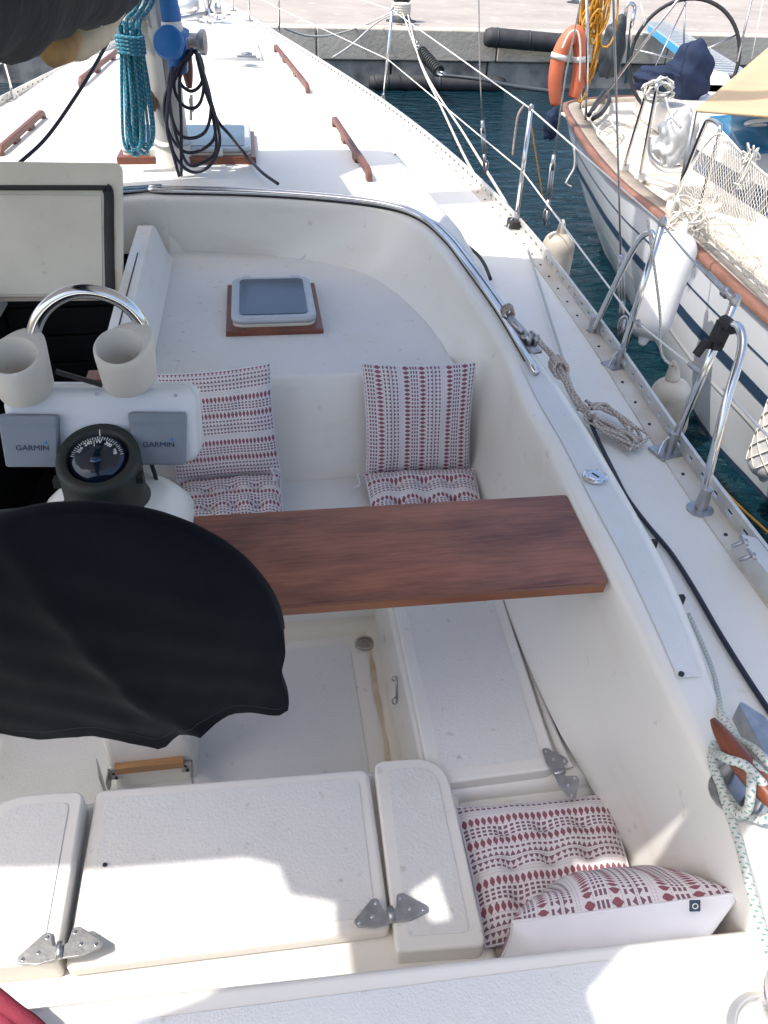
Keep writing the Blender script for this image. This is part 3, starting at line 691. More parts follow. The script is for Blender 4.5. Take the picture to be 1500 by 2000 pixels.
# handrails: teak, with loops; feet on the roof
def handrail(a, b, n):
    a, b = Vector(a), Vector(b); d = (b - a).normalized(); L = (b - a).length; up = Vector((0, 0, 1)); side = d.cross(up).normalized(); h = .075
    top = []; bot = []
    K = 60
    for i in range(K + 1):
        s_ = i / K; x = s_ * L; ph = (s_ * n) % 1
        foot = abs((s_ * n) - round(s_ * n)) * L / n < .045
        e = min(1, min(s_, 1 - s_) * L / .05)
        top.append(h * (.55 + .45 * e ** .5)); bot.append(0 if foot else h * .52)
    v = []; f = []
    for i in range(K + 1):
        for w in (-.015, .015):
            v += [a + d * (i / K * L) + side * w + up * bot[i], a + d * (i / K * L) + side * w + up * top[i]]
    for i in range(K):
        p, q = i * 4, i * 4 + 4
        f += [(p, q, q + 1, p + 1), (p + 2, p + 3, q + 3, q + 2), (p + 1, q + 1, q + 3, p + 3), (p, p + 2, q + 2, q)]
    f += [(0, 1, 3, 2), (K * 4, K * 4 + 2, K * 4 + 3, K * 4 + 1)]
    o = link('handrail', recalc(pydata(v, f)), 'teak_rail', boat); mod_bevel(o, .005, 2, 50)
for a, b, n in (((0.599,4.362,0.300), (0.524,5.643,0.330), 3), ((0.419,6.604,0.360), (0.241,8.571,0.400), 3), ((-1.421,4.870,0.300), (-1.355,5.801,0.330), 3), ((-1.264,6.712,0.370), (-1.114,8.402,0.410), 3)): handrail(a, b, n)
# mouldings on the roof
lathe('deck_plate', [(.09, 0), (.09, .012), (.0, .014)], (-1.765,7.037,0.200), 'alu', boat, 24)
# toe rail with open slots
def toe_rail(sgn):
    top = []; 
    pts = [(CX + sgn * (hb(y) - .008), y, sheer(y)) for y in [-4.4 + .1 * i for i in range(176)] if y <= 13.1]
    P = [Vector(p) for p in pts]
    mes = []; h = .062
    def strip(z0, z1, w):
        rows = []
        for i, p in enumerate(P):
            t = (P[min(i + 1, len(P) - 1)] - P[max(i - 1, 0)]).normalized(); s_ = Vector((t.y, -t.x, 0)).normalized()
            rows.append([p + s_ * (-w / 2) + Vector((0, 0, z0)), p + s_ * (-w / 2) + Vector((0, 0, z1)), p + s_ * (w / 2) + Vector((0, 0, z1)), p + s_ * (w / 2) + Vector((0, 0, z0))])
        return grid_me(rows, closed_u=True)
    mes += [strip(0, .020, .011), strip(.040, h, .013)]
    # base flange inboard
    rows = []
    for i, p in enumerate(P):
        t = (P[min(i + 1, len(P) - 1)] - P[max(i - 1, 0)]).normalized(); s_ = Vector((t.y, -t.x, 0)).normalized() * sgn * (1 if True else 1)
        s_ = Vector((-sgn, 0, 0))
        rows.append([p + Vector((sgn * .004, 0, .006)), p + s_ * .075 + Vector((0, 0, .006)), p + s_ * .077 + Vector((0, 0, -.002))])
    link('rail_flange', grid_me(rows), 'rail_stain', boat)
    # bridges between the slots
    for i in range(len(P) - 1):
        a, b = P[i], P[i + 1]; t = (b - a); ang = math.atan2(t.y, t.x)
        mes.append(box_me(a.lerp(b, .5) + Vector((0, 0, .030)), t.length * .62, .010, .021, Matrix.Rotation(ang, 3, 'Z')))
    o = link('toe_rail', join_me(mes), 'alu_rail', boat)
toe_rail(1); toe_rail(-1)
# bolts along the flange
bolts = [lathe_me([(.006, 0), (.006, .004), (0, .005)], (CX + hb(y) - .055, y, sheer(y) + .006), 8) for y in [.5 + .16 * i for i in range(60)]]
link('rail_bolts', join_me(bolts), 'bronze_dark', boat, kind='stuff')
link('rail_fairlead', join_me([slab_local(round_poly([(0, -.25), (.05, -.25), (.05, .14), (0, .17)], .02), .0, .075, (1.30, 1.38, 0)), ]), 'alu_rail', boat)
for q in ((1.284,1.487,0.100), (1.275,1.429,0.100)): link('rail_bolt', join_me([tube_me([Vector(q) + Vector((-.03, 0, -.02)), Vector(q) + Vector((.01, 0, .0))], .006, 6), tube_me([Vector(q) + Vector((0, -.02, 0)), Vector(q) + Vector((0, .02, 0))], .005, 6)]), 'steel_dull', boat, True)
# stanchions and lifelines
def stanchion(base, top, par=boat, r=.0125, m='steel'):
    base, top = Vector(base), Vector(top)
    o = tube('stanchion', [base, base.lerp(top, .5), top], r, m, par, 12)
    lathe('cap', [(r * 1.15, 0), (r * 1.15, .02), (r * .6, .03)], top - Vector((0, 0, .005)), 'steel_dull', o, 12)
    return o
def base_socket(o, c, square=True):
    c = Vector(c)
    if square:
        link('base_plate', box_me(c + Vector((-.005, 0, .006)), .10, .085, .010, Matrix.Rotation(.25, 3, 'Z')), 'steel_dull', o)
        tube('base_loop', [c + Vector((-.05, -.02, .01)), c + Vector((-.03, .0, .05)), c + Vector((.0, .0, .075)), c + Vector((.02, .03, .05)), c + Vector((.03, .04, .01))], .005, 'steel', o, 8, 5)
    else: lathe('base_plate', [(.042, 0), (.042, .006), (.020, .009), (.019, .05), (.017, .06)], c, 'steel_dull', o, 20)
    lathe('socket', [(.017, .0), (.017, .085), (.013, .087)], c, 'steel_dull', o, 14)
S0b, S0t = (0.359,10.941,0.250), (0.471,10.600,0.769)
S1b, S1t = (1.170,7.731,0.100), (1.225,7.720,0.829)
S2b, S2t = (1.485,4.454,0.022), (1.483,4.450,0.658)
A1b, A2b, At = (1.438,3.048,0.000), (1.433,2.728,-0.000), (1.491,2.760,0.574)
B1b, B2b, Bt = (1.358,2.078,0.000), (1.315,1.754,0.000), (1.426,2.080,0.549)
s0 = stanchion(S0b, (S0b[0] + .03, S0b[1], S0b[2] + .68)); base_socket(s0, S0b)
S0t = (S0b[0] + .03, S0b[1], S0b[2] + .66)
s1 = stanchion(S1b, S1t); base_socket(s1, S1b)
s2 = stanchion(S2b, S2t); base_socket(s2, S2b)
link('stanchion_block', slab_local(round_poly([(-.045, -.05), (.06, -.05), (.06, .05), (-.045, .05)], .02), .01, .05, S2b), 'black_rubber', s2)
ga_ = stanchion(A2b, At, r=.0135); base_socket(ga_, A2b)
ak = Vector(At) - Vector((0, 0, .05))
tube('gate_brace', [A1b, Vector(A1b).lerp(Vector(ak), .75) + Vector((-.01, .07, .03)), ak + Vector((-.005, .07, -.005)), ak + Vector((0, .01, -.03))], .0125, 'steel', ga_, 12, 6)
base_socket(ga_, A1b, False)
gb_ = stanchion(B1b, Bt, r=.0135); base_socket(gb_, B1b)
bk = Vector((1.415,2.040,0.504)); bk2 = Vector((1.429,1.980,0.464))
tube('gate_brace', [B2b, Vector((1.314,1.780,0.189)), Vector((1.332,1.830,0.354)), Vector((1.375,1.900,0.476)), Vector((1.393,1.970,0.516)), Vector((1.412,2.050,0.486))], .0135, 'steel', gb_, 12, 6)
base_socket(gb_, B2b, False)
cb = Vector((1.400,2.065,0.447))
link('rail_clamp', join_me([box_me(cb, .036, .042, .085, Matrix.Rotation(.15, 3, 'Y')), box_me(cb + Vector((-.026, 0, -.028)), .04, .024, .024), box_me(cb + Vector((-.048, 0, -.04)), .014, .028, .055, Matrix.Rotation(.4, 3, 'Y')), lathe_me([(.02, -.03), (.02, .03)], cb + Vector((.005, -.02, .045)), 12, axis=(0, 1, 0)), lathe_me([(.006, -.035), (.006, .035)], cb + Vector((0, 0, -.02)), 8, axis=(0, 1, 0))]), 'black_rubber', gb_)
# port side stanchions
for (x, y) in ((-2.42, 4.5), (-2.36, 2.75), (-2.28, 2.08)):
    s_ = stanchion((x, y, 0), (x - .03, y, .62)); base_socket(s_, (x, y, 0))
sp1 = stanchion((-2.014,7.706,0.120), ((-2.014,7.706,0.120)[0] - .03, (-2.014,7.706,0.120)[1], .75)); base_socket(sp1, (-2.014,7.706,0.120))
def wire(name, pts, r, m, sag=.0, par=boat, n=10):
    out = []
    for a, b in zip(pts, pts[1:]):
        a, b = Vector(a), Vector(b)
        for i in range(n): t = i / n; out.append(a.lerp(b, t) - Vector((0, 0, sag * 4 * t * (1 - t))))
    out.append(Vector(pts[-1])); return tube(name, out, r, m, par, 6)
BOW = Vector((CX + .12, 13.0, 1.1))
Sft = Vector((CX + hb(12.4) * 1.0, 12.4, .38 + .62))
def dn(p, b, t=.47): return Vector(b).lerp(Vector(p), t)
wire('lifeline', [Sft, S0t, S1t, S2t, At], .0042, 'plastic_white')
wire('lifeline', [Sft - Vector((0, 0, .3)), dn(S0t, S0b), dn(S1t, S1b, .5), dn(S2t, S2b, .5), dn(At, A2b, .36)], .0042, 'plastic_white')
wire('gate_line', [At, Bt], .004, 'steel_dull', .01)
wire('gate_line', [dn(At, A2b, .36), dn(Bt, B1b, .55)], .0042, 'plastic_white', .0)
link('turnbuckle', join_me([tube_me([Vector(At).lerp(Vector(Bt), t) for t in (.68, .97)], .009, 8), lathe_me([(.017, -.01), (.017, .01)], Vector(At).lerp(Vector(Bt), .90), 10, axis=(0, 1, 0))]), 'steel_dull', boat, True)
link('turnbuckle', join_me([tube_me([dn(At, A2b, .36).lerp(dn(Bt, B1b, .55), t) for t in (.03, .16)], .007, 8), tube_me([dn(At, A2b, .36).lerp(dn(Bt, B1b, .55), .10) + Vector((.0, .014 * math.cos(a), .014 * math.sin(a))) for a in [i * .7 for i in range(9)]], .004, 6, True)]), 'steel_dull', boat, True)
tube('turnbuckle', [dn(At, A2b, .36).lerp(dn(Bt, B1b, .55), t) for t in (.84, .99)], .008, 'steel_dull', boat, 8)
wire('lifeline', [(1.445,2.020,0.280), (1.48, 1.0, .22), (1.42, -.4, .2)], .0045, 'plastic_white')
Pp = [(CX - hb(y) + .03, y, sheer(y) + .60) for y in (12.4, 10.5, 8.3, 4.5, 2.75, 2.08)]
wire('lifeline', Pp, .0042, 'plastic_white'); wire('lifeline', [(a, b, c - .3) for a, b, c in Pp], .0042, 'plastic_white')
for y in (10.6, 7.9):
    x = CX - hb(y) + .04
    if y > 9: s_ = stanchion((x, y, sheer(y)), (x, y, sheer(y) + .62)); base_socket(s_, (x, y, sheer(y)))
# bow: pulpit legs, windlass, cleats
for p in ((392, 20, .40), (452, 14, .42), (488, 34, .38)):
    pass
for b_ in ((-0.692,12.428,0.420), (-0.186,12.138,0.420), (0.017,11.393,0.380)):
    s_ = stanchion(b_, (b_[0] + .02, b_[1] + .1, b_[2] + .65)); lathe('base_plate', [(.05, 0), (.05, .01), (.02, .02)], b_, 'steel_dull', s_, 14)
wl = Vector((-0.516,11.537,0.400))
wo = lathe('windlass', [(.14, 0), (.14, .03), (.10, .06), (.07, .10), (.09, .16), (.10, .19), (.05, .22)], wl, 'steel', boat, 24)
link('chain_wheel', lathe_me([(.09, -.04), (.06, -.02), (.06, .02), (.09, .04)], wl + Vector((.16, -.05, .10)), 18, axis=(1, 0, .1)), 'steel_dull', wo, True)
link('motor_housing', lathe_me([(.02, -.16), (.075, -.12), (.08, .08), (.04, .12)], wl + Vector((-.2, .1, .10)), 18, axis=(1, .3, 0)), 'alu', wo, True)
tube('anchor_chain', [wl + Vector((.02, -.10, .06)), wl + Vector((-.2, -.45, .04)), wl + Vector((-.45, -.75, .03))], .022, 'steel_dull', boat, 6, 6)
for px in ((435, 40, .40), (412, 50, .40)):
    q = Vector((-0.334,11.225,0.400)) if px[0] == 435 else Vector((-0.434,10.665,0.400))
    link('cleat', join_me([tube_me([q + Vector((-.13, .03, .06)), q + Vector((-.05, .01, .05)), q + Vector((.05, -.01, .05)), q + Vector((.13, -.03, .06))], .016, 8), lathe_me([(.03, 0), (.02, .05)], q + Vector((-.04, 0, 0)), 10), lathe_me([(.03, 0), (.02, .05)], q + Vector((.04, 0, 0)), 10)]), 'steel', boat, True)

# ------------------------------------------------------------------ mast, boom, awning
MX, MY = -.455, 4.70
mast = thing('mast', 'grey aluminium mast rising through the coachroof, hung with coiled lines', 'mast', (MX, MY, .3))
def ell(cx, cy, z, a, b, n=28): return [(cx + a * math.cos(2 * math.pi * i / n), cy + b * math.sin(2 * math.pi * i / n), z) for i in range(n)]
link('mast_tube', grid_me([ell(MX, MY, z, .088, .125) for z in (.28, .6, 1.2, 3, 9)], closed_u=True), 'mast_paint', mast, True)
link('mast_boot', grid_me([ell(MX, MY, z, .088 + d, .125 + d) for z, d in ((.30, .07), (.325, .06), (.345, .022), (.43, .012), (.46, .006), (.462, .0))], closed_u=True), 'cup_white', mast, True)
tube('hose_clamp', [Vector(p) for p in ell(MX, MY, .445, .103, .14)], .006, 'steel_dull', mast, 6, closed=True)
link('sail_track', box_me((MX, MY - .128, 4.5), .03, .02, 8.0), 'alu', mast)
wc = Vector((-0.294,4.620,0.923))
wn = lathe('mast_winch', [(.055, -.07), (.06, -.05), (.042, -.03), (.040, .035), (.058, .055), (.058, .075), (.03, .08)], wc, 'steel_dull', mast, 24, axis=(1, -.15, .0))
lathe('mast_winch', [(.06, -.06), (.06, -.03), (.04, -.02), (.04, .03), (.055, .05), (.02, .06)], Vector((-0.521,4.620,1.032)), 'steel_dull', mast, 24, axis=(-1, -.15, .0))
def horn(name, a, b, w, m, par):
    a, b = Vector(a), Vector(b); K = 14; P = [a.lerp(b, i / K) for i in range(K + 1)]
    return tube(name, P, [w * (.42 + .58 * math.sin(math.pi * i / K) ** .8) for i in range(K + 1)], m, par, 10)
horn('mast_cleat', (-0.318,4.500,0.979), (-0.316,4.500,0.735), .030, 'teak_rail', mast)
horn('mast_cleat', (-0.529,4.580,0.714), (-0.518,4.580,0.612), .026, 'teak_rail', mast)
link('mast_padeye', join_me([tube_me([Vector((-0.314,4.560,0.695)), Vector((-0.331,4.560,0.575))], .008, 8), box_me((-0.321,4.580,0.644), .02, .03, .06)]), 'steel_dull', mast)
boomt = thing('boom', 'boom with a dark sail cover hanging at the upper left corner', 'boom', (-.52, 4.4, 1.1))
rows = []
NB = 46
for k in range(NB):
    y = 4.28 - k * .125; u = k / (NB - 1); zb = 1.085 + .045 * (4.28 - y); hgt = .42 - .1 * u; w = .135 - .02 * u
    e = min(1, .15 + k / 3.0); sagk = .012 * math.sin(k * 1.7) + .010 * math.sin(k * .63)
    ring = []
    for i in range(20):
        a = 2 * math.pi * i / 20; rr = 1 + .05 * math.sin(3 * a + k * .55)
        ring.append((-.52 + w * e * rr * math.sin(a), y, zb + sagk + hgt * .5 * (1 - math.cos(a)) * (e * .7 + .3) + (1 - e) * .06))
    rows.append(ring)
me = grid_me(rows, closed_u=True); link('sail_cover', me, 'sail_cover', boomt, True)
tube('boom_tube', [(-.52, 4.56, 1.27), (-.52, -1.6, 1.45)], .06, 'alu', boomt, 14)
# rolled sail and worn leather patch showing under the cover's front end
sp0 = [(-0.605,4.000,1.107), (-0.649,3.550,1.050), (-0.678,3.300,1.038)]
tube('furled_sail', [(-0.545,4.050,1.104), (-0.594,3.700,1.057), (-0.635,3.450,1.040), (-0.659,3.350,1.036)], [.03, .055, .055, .035], 'sail_cloth', boomt, 12)
tube('leather_patch', [(-0.625,3.420,1.066), (-0.653,3.300,1.051), (-0.679,3.200,1.044), (-0.686,3.170,1.049)], [.02, .05, .045, .02], 'leather', boomt, 12)

# ------------------------------------------------------------------ things round the mast
def hang_coil(name, label, cat, top, bot, n, w, r, m, twist=True):
    t = thing(name, label, cat, bot); top, bot = Vector(top), Vector(bot); L = (top - bot).length; mes = []
    rnd = random.Random(3)
    P = []
    for k in range(n):
        o1 = Vector((w * (k / (n - 1) - .5) * 1.0, rnd.uniform(-.03, .03), 0)); sag = rnd.uniform(0, .10) * L; hw = w * rnd.uniform(.16, .34)
        a = top + o1 * .45 + Vector((-hw * .4, 0, rnd.uniform(-.02, .02))); b = top + o1 * .45 + Vector((hw * .4, 0, rnd.uniform(-.02, .02)))
        bb = bot + o1 * .8 + Vector((0, 0, sag))
        loop = [a, a.lerp(bb, .5) + Vector((-hw * .7, rnd.uniform(-.02, .02), 0)), bb + Vector((-hw, 0, .06)), bb, bb + Vector((hw, 0, .06)), b.lerp(bb, .5) + Vector((hw * .7, rnd.uniform(-.02, .02), 0)), b]
        mes.append(tube_me(catmull(loop, 7), r, 7))
    return t, mes, rnd
t, mes, rnd = hang_coil('rope_coil', 'turquoise braided rope coil hanging on the left of the mast', 'rope', (-0.567,4.480,1.002), (-0.605,4.480,0.410), 9, .115, .0085, 'rope_turquoise')
link('loops', join_me(mes), 'rope_turquoise', t, True)
wr = Vector((-0.568,4.450,0.959))
link('wrapping', join_me([tube_me([wr + Vector((.062 * math.cos(a), .045 * math.sin(a), -.016 * k + .004 * math.sin(a * 2))) for a in [i * .42 for i in range(15)]], .0095, 7, True) for k in range(5)]), 'rope_turquoise', t, True)
link('top_loops', join_me([tube_me(catmull([wr + Vector((.03 * k - .04, 0, 0)), wr + Vector((.03 * k - .03, -.01, .07)), wr + Vector((.03 * k + .03, 0, .13)), wr + Vector((.03 * k + .07, .05, .22))], 6), .0095, 7) for k in range(4)]), 'rope_turquoise', t, True)
# black cable hank
t = thing('cable_coil', 'black electric cable looped loosely on the right of the mast', 'cable', (-0.387,4.420,0.330))
mes = []
hk = Vector((-0.272,4.450,0.915)); rnd = random.Random(5)
for (xl, xr, yb) in ((322, 400, 215), (330, 410, 265), (318, 412, 282), (322, 428, 320), (335, 430, 336), (350, 395, 178), (340, 402, 210)):
    yy = 4.40 + rnd.uniform(-.03, .03)
    mes.append((xl, xr, yb, yy))
CB = [[(-0.275,4.420,0.918),(-0.362,4.420,0.830),(-0.441,4.420,0.683),(-0.434,4.420,0.537),(-0.372,4.420,0.454),(-0.279,4.420,0.464),(-0.206,4.420,0.537),(-0.219,4.420,0.707),(-0.257,4.420,0.908)],
      [(-0.269,4.400,0.921),(-0.350,4.400,0.822),(-0.414,4.400,0.709),(-0.396,4.400,0.558),(-0.332,4.400,0.522),(-0.250,4.400,0.558),(-0.212,4.400,0.676),(-0.229,4.400,0.801),(-0.265,4.400,0.914)],
      [(-0.278,4.380,0.916),(-0.380,4.380,0.802),(-0.435,4.380,0.621),(-0.422,4.380,0.453),(-0.349,4.380,0.365),(-0.252,4.380,0.390),(-0.189,4.380,0.490),(-0.189,4.380,0.598),(-0.230,4.380,0.782),(-0.259,4.380,0.921)],
      [(-0.267,4.430,0.913),(-0.343,4.430,0.851),(-0.384,4.430,0.761),(-0.364,4.430,0.682),(-0.310,4.430,0.654),(-0.263,4.430,0.687),(-0.238,4.430,0.774),(-0.248,4.430,0.863),(-0.260,4.430,0.906)],
      [(-0.285,4.410,0.913),(-0.364,4.410,0.864),(-0.409,4.410,0.753),(-0.408,4.410,0.568),(-0.365,4.410,0.401),(-0.286,4.410,0.401),(-0.207,4.410,0.471),(-0.216,4.410,0.686),(-0.253,4.410,0.900)],
      [(-0.273,4.440,0.905),(-0.325,4.440,0.839),(-0.354,4.440,0.771),(-0.308,4.440,0.731),(-0.255,4.440,0.761),(-0.235,4.440,0.829),(-0.249,4.440,0.897)],
      [(-0.277,4.390,0.911),(-0.347,4.390,0.801),(-0.368,4.390,0.595),(-0.401,4.390,0.335)]]
CBm = [tube_me(catmull(c, 8), .0085, 7) for c in CB]
CBm.append(tube_me(catmull([(-0.373,4.360,0.849),(-0.413,4.360,0.693),(-0.439,4.360,0.578),(-0.425,4.360,0.458),(-0.408,4.360,0.345)], 8), .0085, 7))
link('loops', join_me(CBm), 'black_cable', t, True)
tail = [Vector(p) for p in [(-0.258,4.400,0.888),(-0.231,4.400,0.733),(-0.186,4.400,0.606),(-0.128,4.400,0.534)]] + [Vector((-0.064,4.610,0.400)), Vector((0.017,4.294,0.385)), Vector((0.098,4.137,0.365))]
tube('tail', tail, .0085, 'black_cable', t, 7, 8)
tag(tube('control_line', [(-0.567,4.300,1.069), (-0.663,4.000,0.914), (-0.801,3.850,0.749), (-0.900,3.750,0.648), (-0.995,3.660,0.582)], .008, 'black_cable', None, 7, 8), 'thin dark line running from the boom down to the port handrail', 'rope')
# shore power plug
t = thing('power_plug', 'blue and white shore power connector tied to the mast', 'plug', (-0.363,4.450,0.837))
pc = Vector((-0.377,4.420,0.991))
lathe('sleeve', [(.045, .0), (.047, .02), (.042, .10), (.045, .22)], Vector((-0.359,4.420,1.032)), 'blue_plug', t, 20, axis=(-.05, 0, 1))
lathe('collar', [(.050, -.06), (.052, -.05), (.050, .0), (.046, .01)], Vector((-0.361,4.420,1.020)), 'plastic_white', t, 20, axis=(-.05, 0, 1))
lathe('flap_cap', [(.02, -.022), (.070, -.018), (.074, -.008), (.074, .012), (.066, .022), (.0, .026)], Vector((-0.377,4.340,0.949)), 'blue_plug', t, 26, axis=(-.25, -.85, .35))
lathe('socket', [(.046, -.09), (.050, -.08), (.048, .06), (.058, .07), (.058, .09)], Vector((-0.348,4.430,0.909)), 'blue_plug', t, 20, axis=(.1, -.2, 1))

# ------------------------------------------------------------------ cockpit: table, pedestal, instruments
TZ = .155
tp = [(-0.245,1.689,0.155)[:2], (0.820,1.679,0.155)[:2], (0.801,1.307,0.155)[:2], (-0.070,1.316,0.155)[:2]]
tp[3] = (tp[0][0] + .0, tp[3][1])
tp = [(tp[0][0], tp[0][1]), tp[1], tp[2], (tp[0][0], tp[3][1] + .004)]
tb = thing('cockpit_table', 'varnished reddish wooden table board across the cockpit', 'table', (tp[2][0] - .3, tp[2][1], -.3))
slab('table_top', tp, [.008, .012, .014, .008], TZ - .024, TZ, 'table_wood', tb, .004, 2)
ed = [Vector((*tp[3], TZ - .012)), Vector((*tp[2], TZ - .012))]; dd = (ed[1] - ed[0]); an = math.atan2(dd.y, dd.x)
link('edge_strip', box_me(ed[0].lerp(ed[1], .4955) + Vector((.0, -.0045, 0)), dd.length * .985, .009, .0225, Matrix.Rotation(an, 3, 'Z')), 'table_edge', tb)
box('support_batten', tp[1][0] - .10, tp[1][0] - .02, tp[2][1] + .06, tp[1][1] - .06, TZ - .05, TZ - .025, 'table_edge', tb, .003)
box('support_bracket', tp[0][0] - .06, tp[0][0] + .10, tp[2][1] + .12, tp[1][1] - .12, TZ - .05, TZ - .025, 'alu', tb, .003)

PXc, PYc = -.435, 1.56
ped = thing('steering_pedestal', 'white steering pedestal standing on the cockpit sole under the compass', 'steering pedestal', (PXc, PYc, -.70))
def sq(cx, cy, z, hx, hy, r_=.04, n=5): return [(p.x, p.y, z) for p in round_poly([(cx - hx, cy - hy), (cx + hx, cy - hy), (cx + hx, cy + hy), (cx - hx, cy + hy)], r_, n)]
CXc, CYc = -.385, 1.47     # compass axis
link('column', grid_me([sq(PXc, PYc, z, hx, hy, r_) for z, hx, hy, r_ in ((-.698, .125, .11, .03), (-.5, .125, .11, .03), (-.2, .12, .11, .035), (.02, .12, .115, .05), (.10, .14, .14, .07))] + [sq(PXc + .03, PYc - .02, .22, .175, .165, .09), sq(CXc + .0, CYc + .02, .29, .178, .165, .12), sq(CXc, CYc, .345, .155, .15, .12), sq(CXc, CYc, .385, .115, .115, .10), sq(CXc, CYc, .395, .06, .06, .06)], closed_u=True), 'gelcoat', ped, True)
yb = PYc - .11
link('wooden_strip', box_me((PXc, yb - .012, -.585), .20, .022, .028), 'oak_strip', ped)
for sx in (-1, 1):
    link('bracket', join_me([box_me((PXc + sx * .105, yb - .008, -.615), .035, .006, .05), box_me((PXc + sx * .122, yb - .03, -.615), .004, .05, .05)]), 'steel_dull', ped)
    for dz in (-.59, -.63): link('screw', lathe_me([(.005, 0), (.005, .003), (0, .004)], (PXc + sx * .105, yb - .012 if dz < -.61 else yb - .024, dz), 8, axis=(0, -1, 0)), 'bronze_dark', ped)
bl = Vector((-0.550,1.420,-0.475)); 
link('side_plate', slab_local([(-.03, .06), (.035, .06), (.035, -.01), (.01, -.07), (-.0, -.11)], 0, .004, (PXc - .142, yb - .03, -.60), (.25, -.97, 0), (0, 0, 1), (.97, .25, 0)), 'steel_dull', ped)
# guard tube
gt = [(-0.516,1.645,0.667),(-0.506,1.645,0.709),(-0.480,1.645,0.755),(-0.442,1.645,0.788),(-0.400,1.645,0.804),(-0.359,1.645,0.803),(-0.319,1.645,0.788),(-0.289,1.645,0.760),(-0.271,1.645,0.719),(-0.274,1.645,0.670)]
tube('guard_tube', gt, .0150, 'steel', ped, 14, 6)
tube('grip_tube', [(-0.704,1.500,0.334), (-0.636,1.500,0.337), (-0.577,1.500,0.340)], .0125, 'black_cable', ped, 12)
tube('grip_end', [(-0.577,1.500,0.340), (-0.514,1.500,0.342)], .010, 'oak_strip', ped, 12)
# instrument pod
pu = Vector((.998, -.02, -.055)).normalized(); pv = Vector((.03, .40, .92)); pv = (pv - pu * pv.dot(pu)).normalized(); pw = pu.cross(pv).normalized()
if pw.y > 0: pw = -pw
PO = Vector((-0.390,1.555,0.523)); k_ = (Vector((-0.174,1.555,0.510)) - Vector((-0.598,1.555,0.535))).length / 386.0
pod = thing('instrument_pod', 'white instrument pod on the pedestal guard with two covered displays', 'instrument pod', PO - pv * .09)
pw_, ph_ = 386 * k_ / 2, .092
out = round_poly([(-pw_, ph_ * .93), (pw_, ph_), (pw_ + .004, -ph_ * .88), (-pw_ + .035, -ph_ * .98)], [.05, .04, .035, .045], 6)
b_ = link('pod_body', slab_local(out, -.10, 0, PO, pu, pv, pw), 'pod_white', pod); mod_bevel(b_, .022, 4, 50)
b2_ = link('back_shell', slab_local([(p.x * 1.004, p.y * 1.02) for p in out], -.16, -.102, PO, pu, pv, pw), 'pod_white', pod); mod_bevel(b2_, .012, 3, 50)
def pxl(px, py): # offsets on the pod face
    return ((px - 193) * k_, -(py - 836) * k_ * 1.16)
for (a, b, c, d, tx, ty) in ((8, 118, 812, 903, 68, 869), (256, 368, 806, 899, 313, 862)):
    x0, y1 = pxl(a, c); x1, y0 = pxl(b, d)
    cv = link('display_cover', slab_local(round_poly([(x0 + .006, y0), (x1 - .004, y0), (x1 + .002, y1), (x0 - .002, y1)], .008, 4), -.002, .026, PO, pu, pv, pw), 'cover_grey', pod); mod_bevel(cv, .006, 3, 50)
    link('ridge', slab_local([(x0 + .006, y1 - .026), (x1 - .006, y1 - .026), (x1 - .006, y1 - .022), (x0 + .006, y1 - .022)], .0255, .0275, PO, pu, pv, pw), 'cover_grey', cv)
    q = pxl(tx, ty)
    link('lettering', text_me('GARMIN', .0165, PO + pu * q[0] + pv * q[1] + pw * .0265, pu, pv, pw, .0, squash=1.12), 'letter_blue', cv)
    link('triangle_mark', slab_local([(0, 0), (.0075, 0), (.0037, .0075)], .0262, .0272, PO + pu * (q[0] + .0255) + pv * (q[1] + .0095), pu, pv, pw), 'letter_cyan', cv)
for q in ((-.17, .07), (.17, .075), (.0, .075), (.175, -.06)): link('screw', lathe_me([(.004, 0), (.004, .0015), (.002, .001)], PO + pu * q[0] + pv * q[1] + pw * .0002, 10, axis=pw), 'steel_dull', pod)
tube('pod_cable', [PO + pu * .10 - pv * .08 - pw * .05, PO + pu * .115 - pv * .14 - pw * .04, PO + pu * .09 - pv * .17 - pw * .05], .005, 'black_rubber', pod, 8, 6)
tube('strap', [(-0.465,1.600,0.644),(-0.439,1.600,0.633),(-0.409,1.600,0.621),(-0.373,1.600,0.606)], .010, 'black_rubber', pod, 8, 5, flat=.4)
link('wooden_wedge', box_me((-0.414,1.750,0.547), .05, .05, .016), 'cleat_wood', pod)
# cup holders
def cup(c, ang, lab):
    t = thing('cup_holder', lab, 'cup holder', c); c = Vector(c); n = 40; H = .098; ro, ri = .055, .0475
    U = Vector((1, 0, 0)); ax = Vector((0.0, -.10, 1)).normalized(); U = (U - ax * U.dot(ax)).normalized(); Vv = ax.cross(U)
    def plan(s, rr, wedge):
        pts = []
        for i in range(n):
            a = 2 * math.pi * i / n; d = Vector((math.cos(a), math.sin(a))); w = max(0, d.dot(Vector((math.cos(ang), math.sin(ang)))))
            k = rr * (1 + wedge * w ** 4); pts.append(d * k * s)
        return pts
    def ring(pts, h, tilt=0.0): return [c + U * p.x + Vv * p.y + ax * (h + tilt * p.y) for p in pts]
    T = .28
    body = [ring(plan(.86, ro, .45), 0), ring(plan(.93, ro, .5), .008), ring(plan(1, ro, .55), H * .9, T), ring(plan(.985, ro, .55), H, T), ring(plan(.95, ro, .5), H + .003, T), ring(plan(1, ri * 1.03, 0), H + .003, T), ring(plan(1, ri, 0), H - .003, T), ring(plan(.92, ri, 0), .025), ring(plan(.05, ri, 0), .022)]
    link('cup_body', recalc(grid_me(body, closed_u=True)), 'cup_white', t, True).modifiers.new('es', 'EDGE_SPLIT').split_angle = R(60)
    link('cup_base', pydata(ring(plan(.86, ro, .45), 0), [tuple(range(n))]), 'cup_white', t)
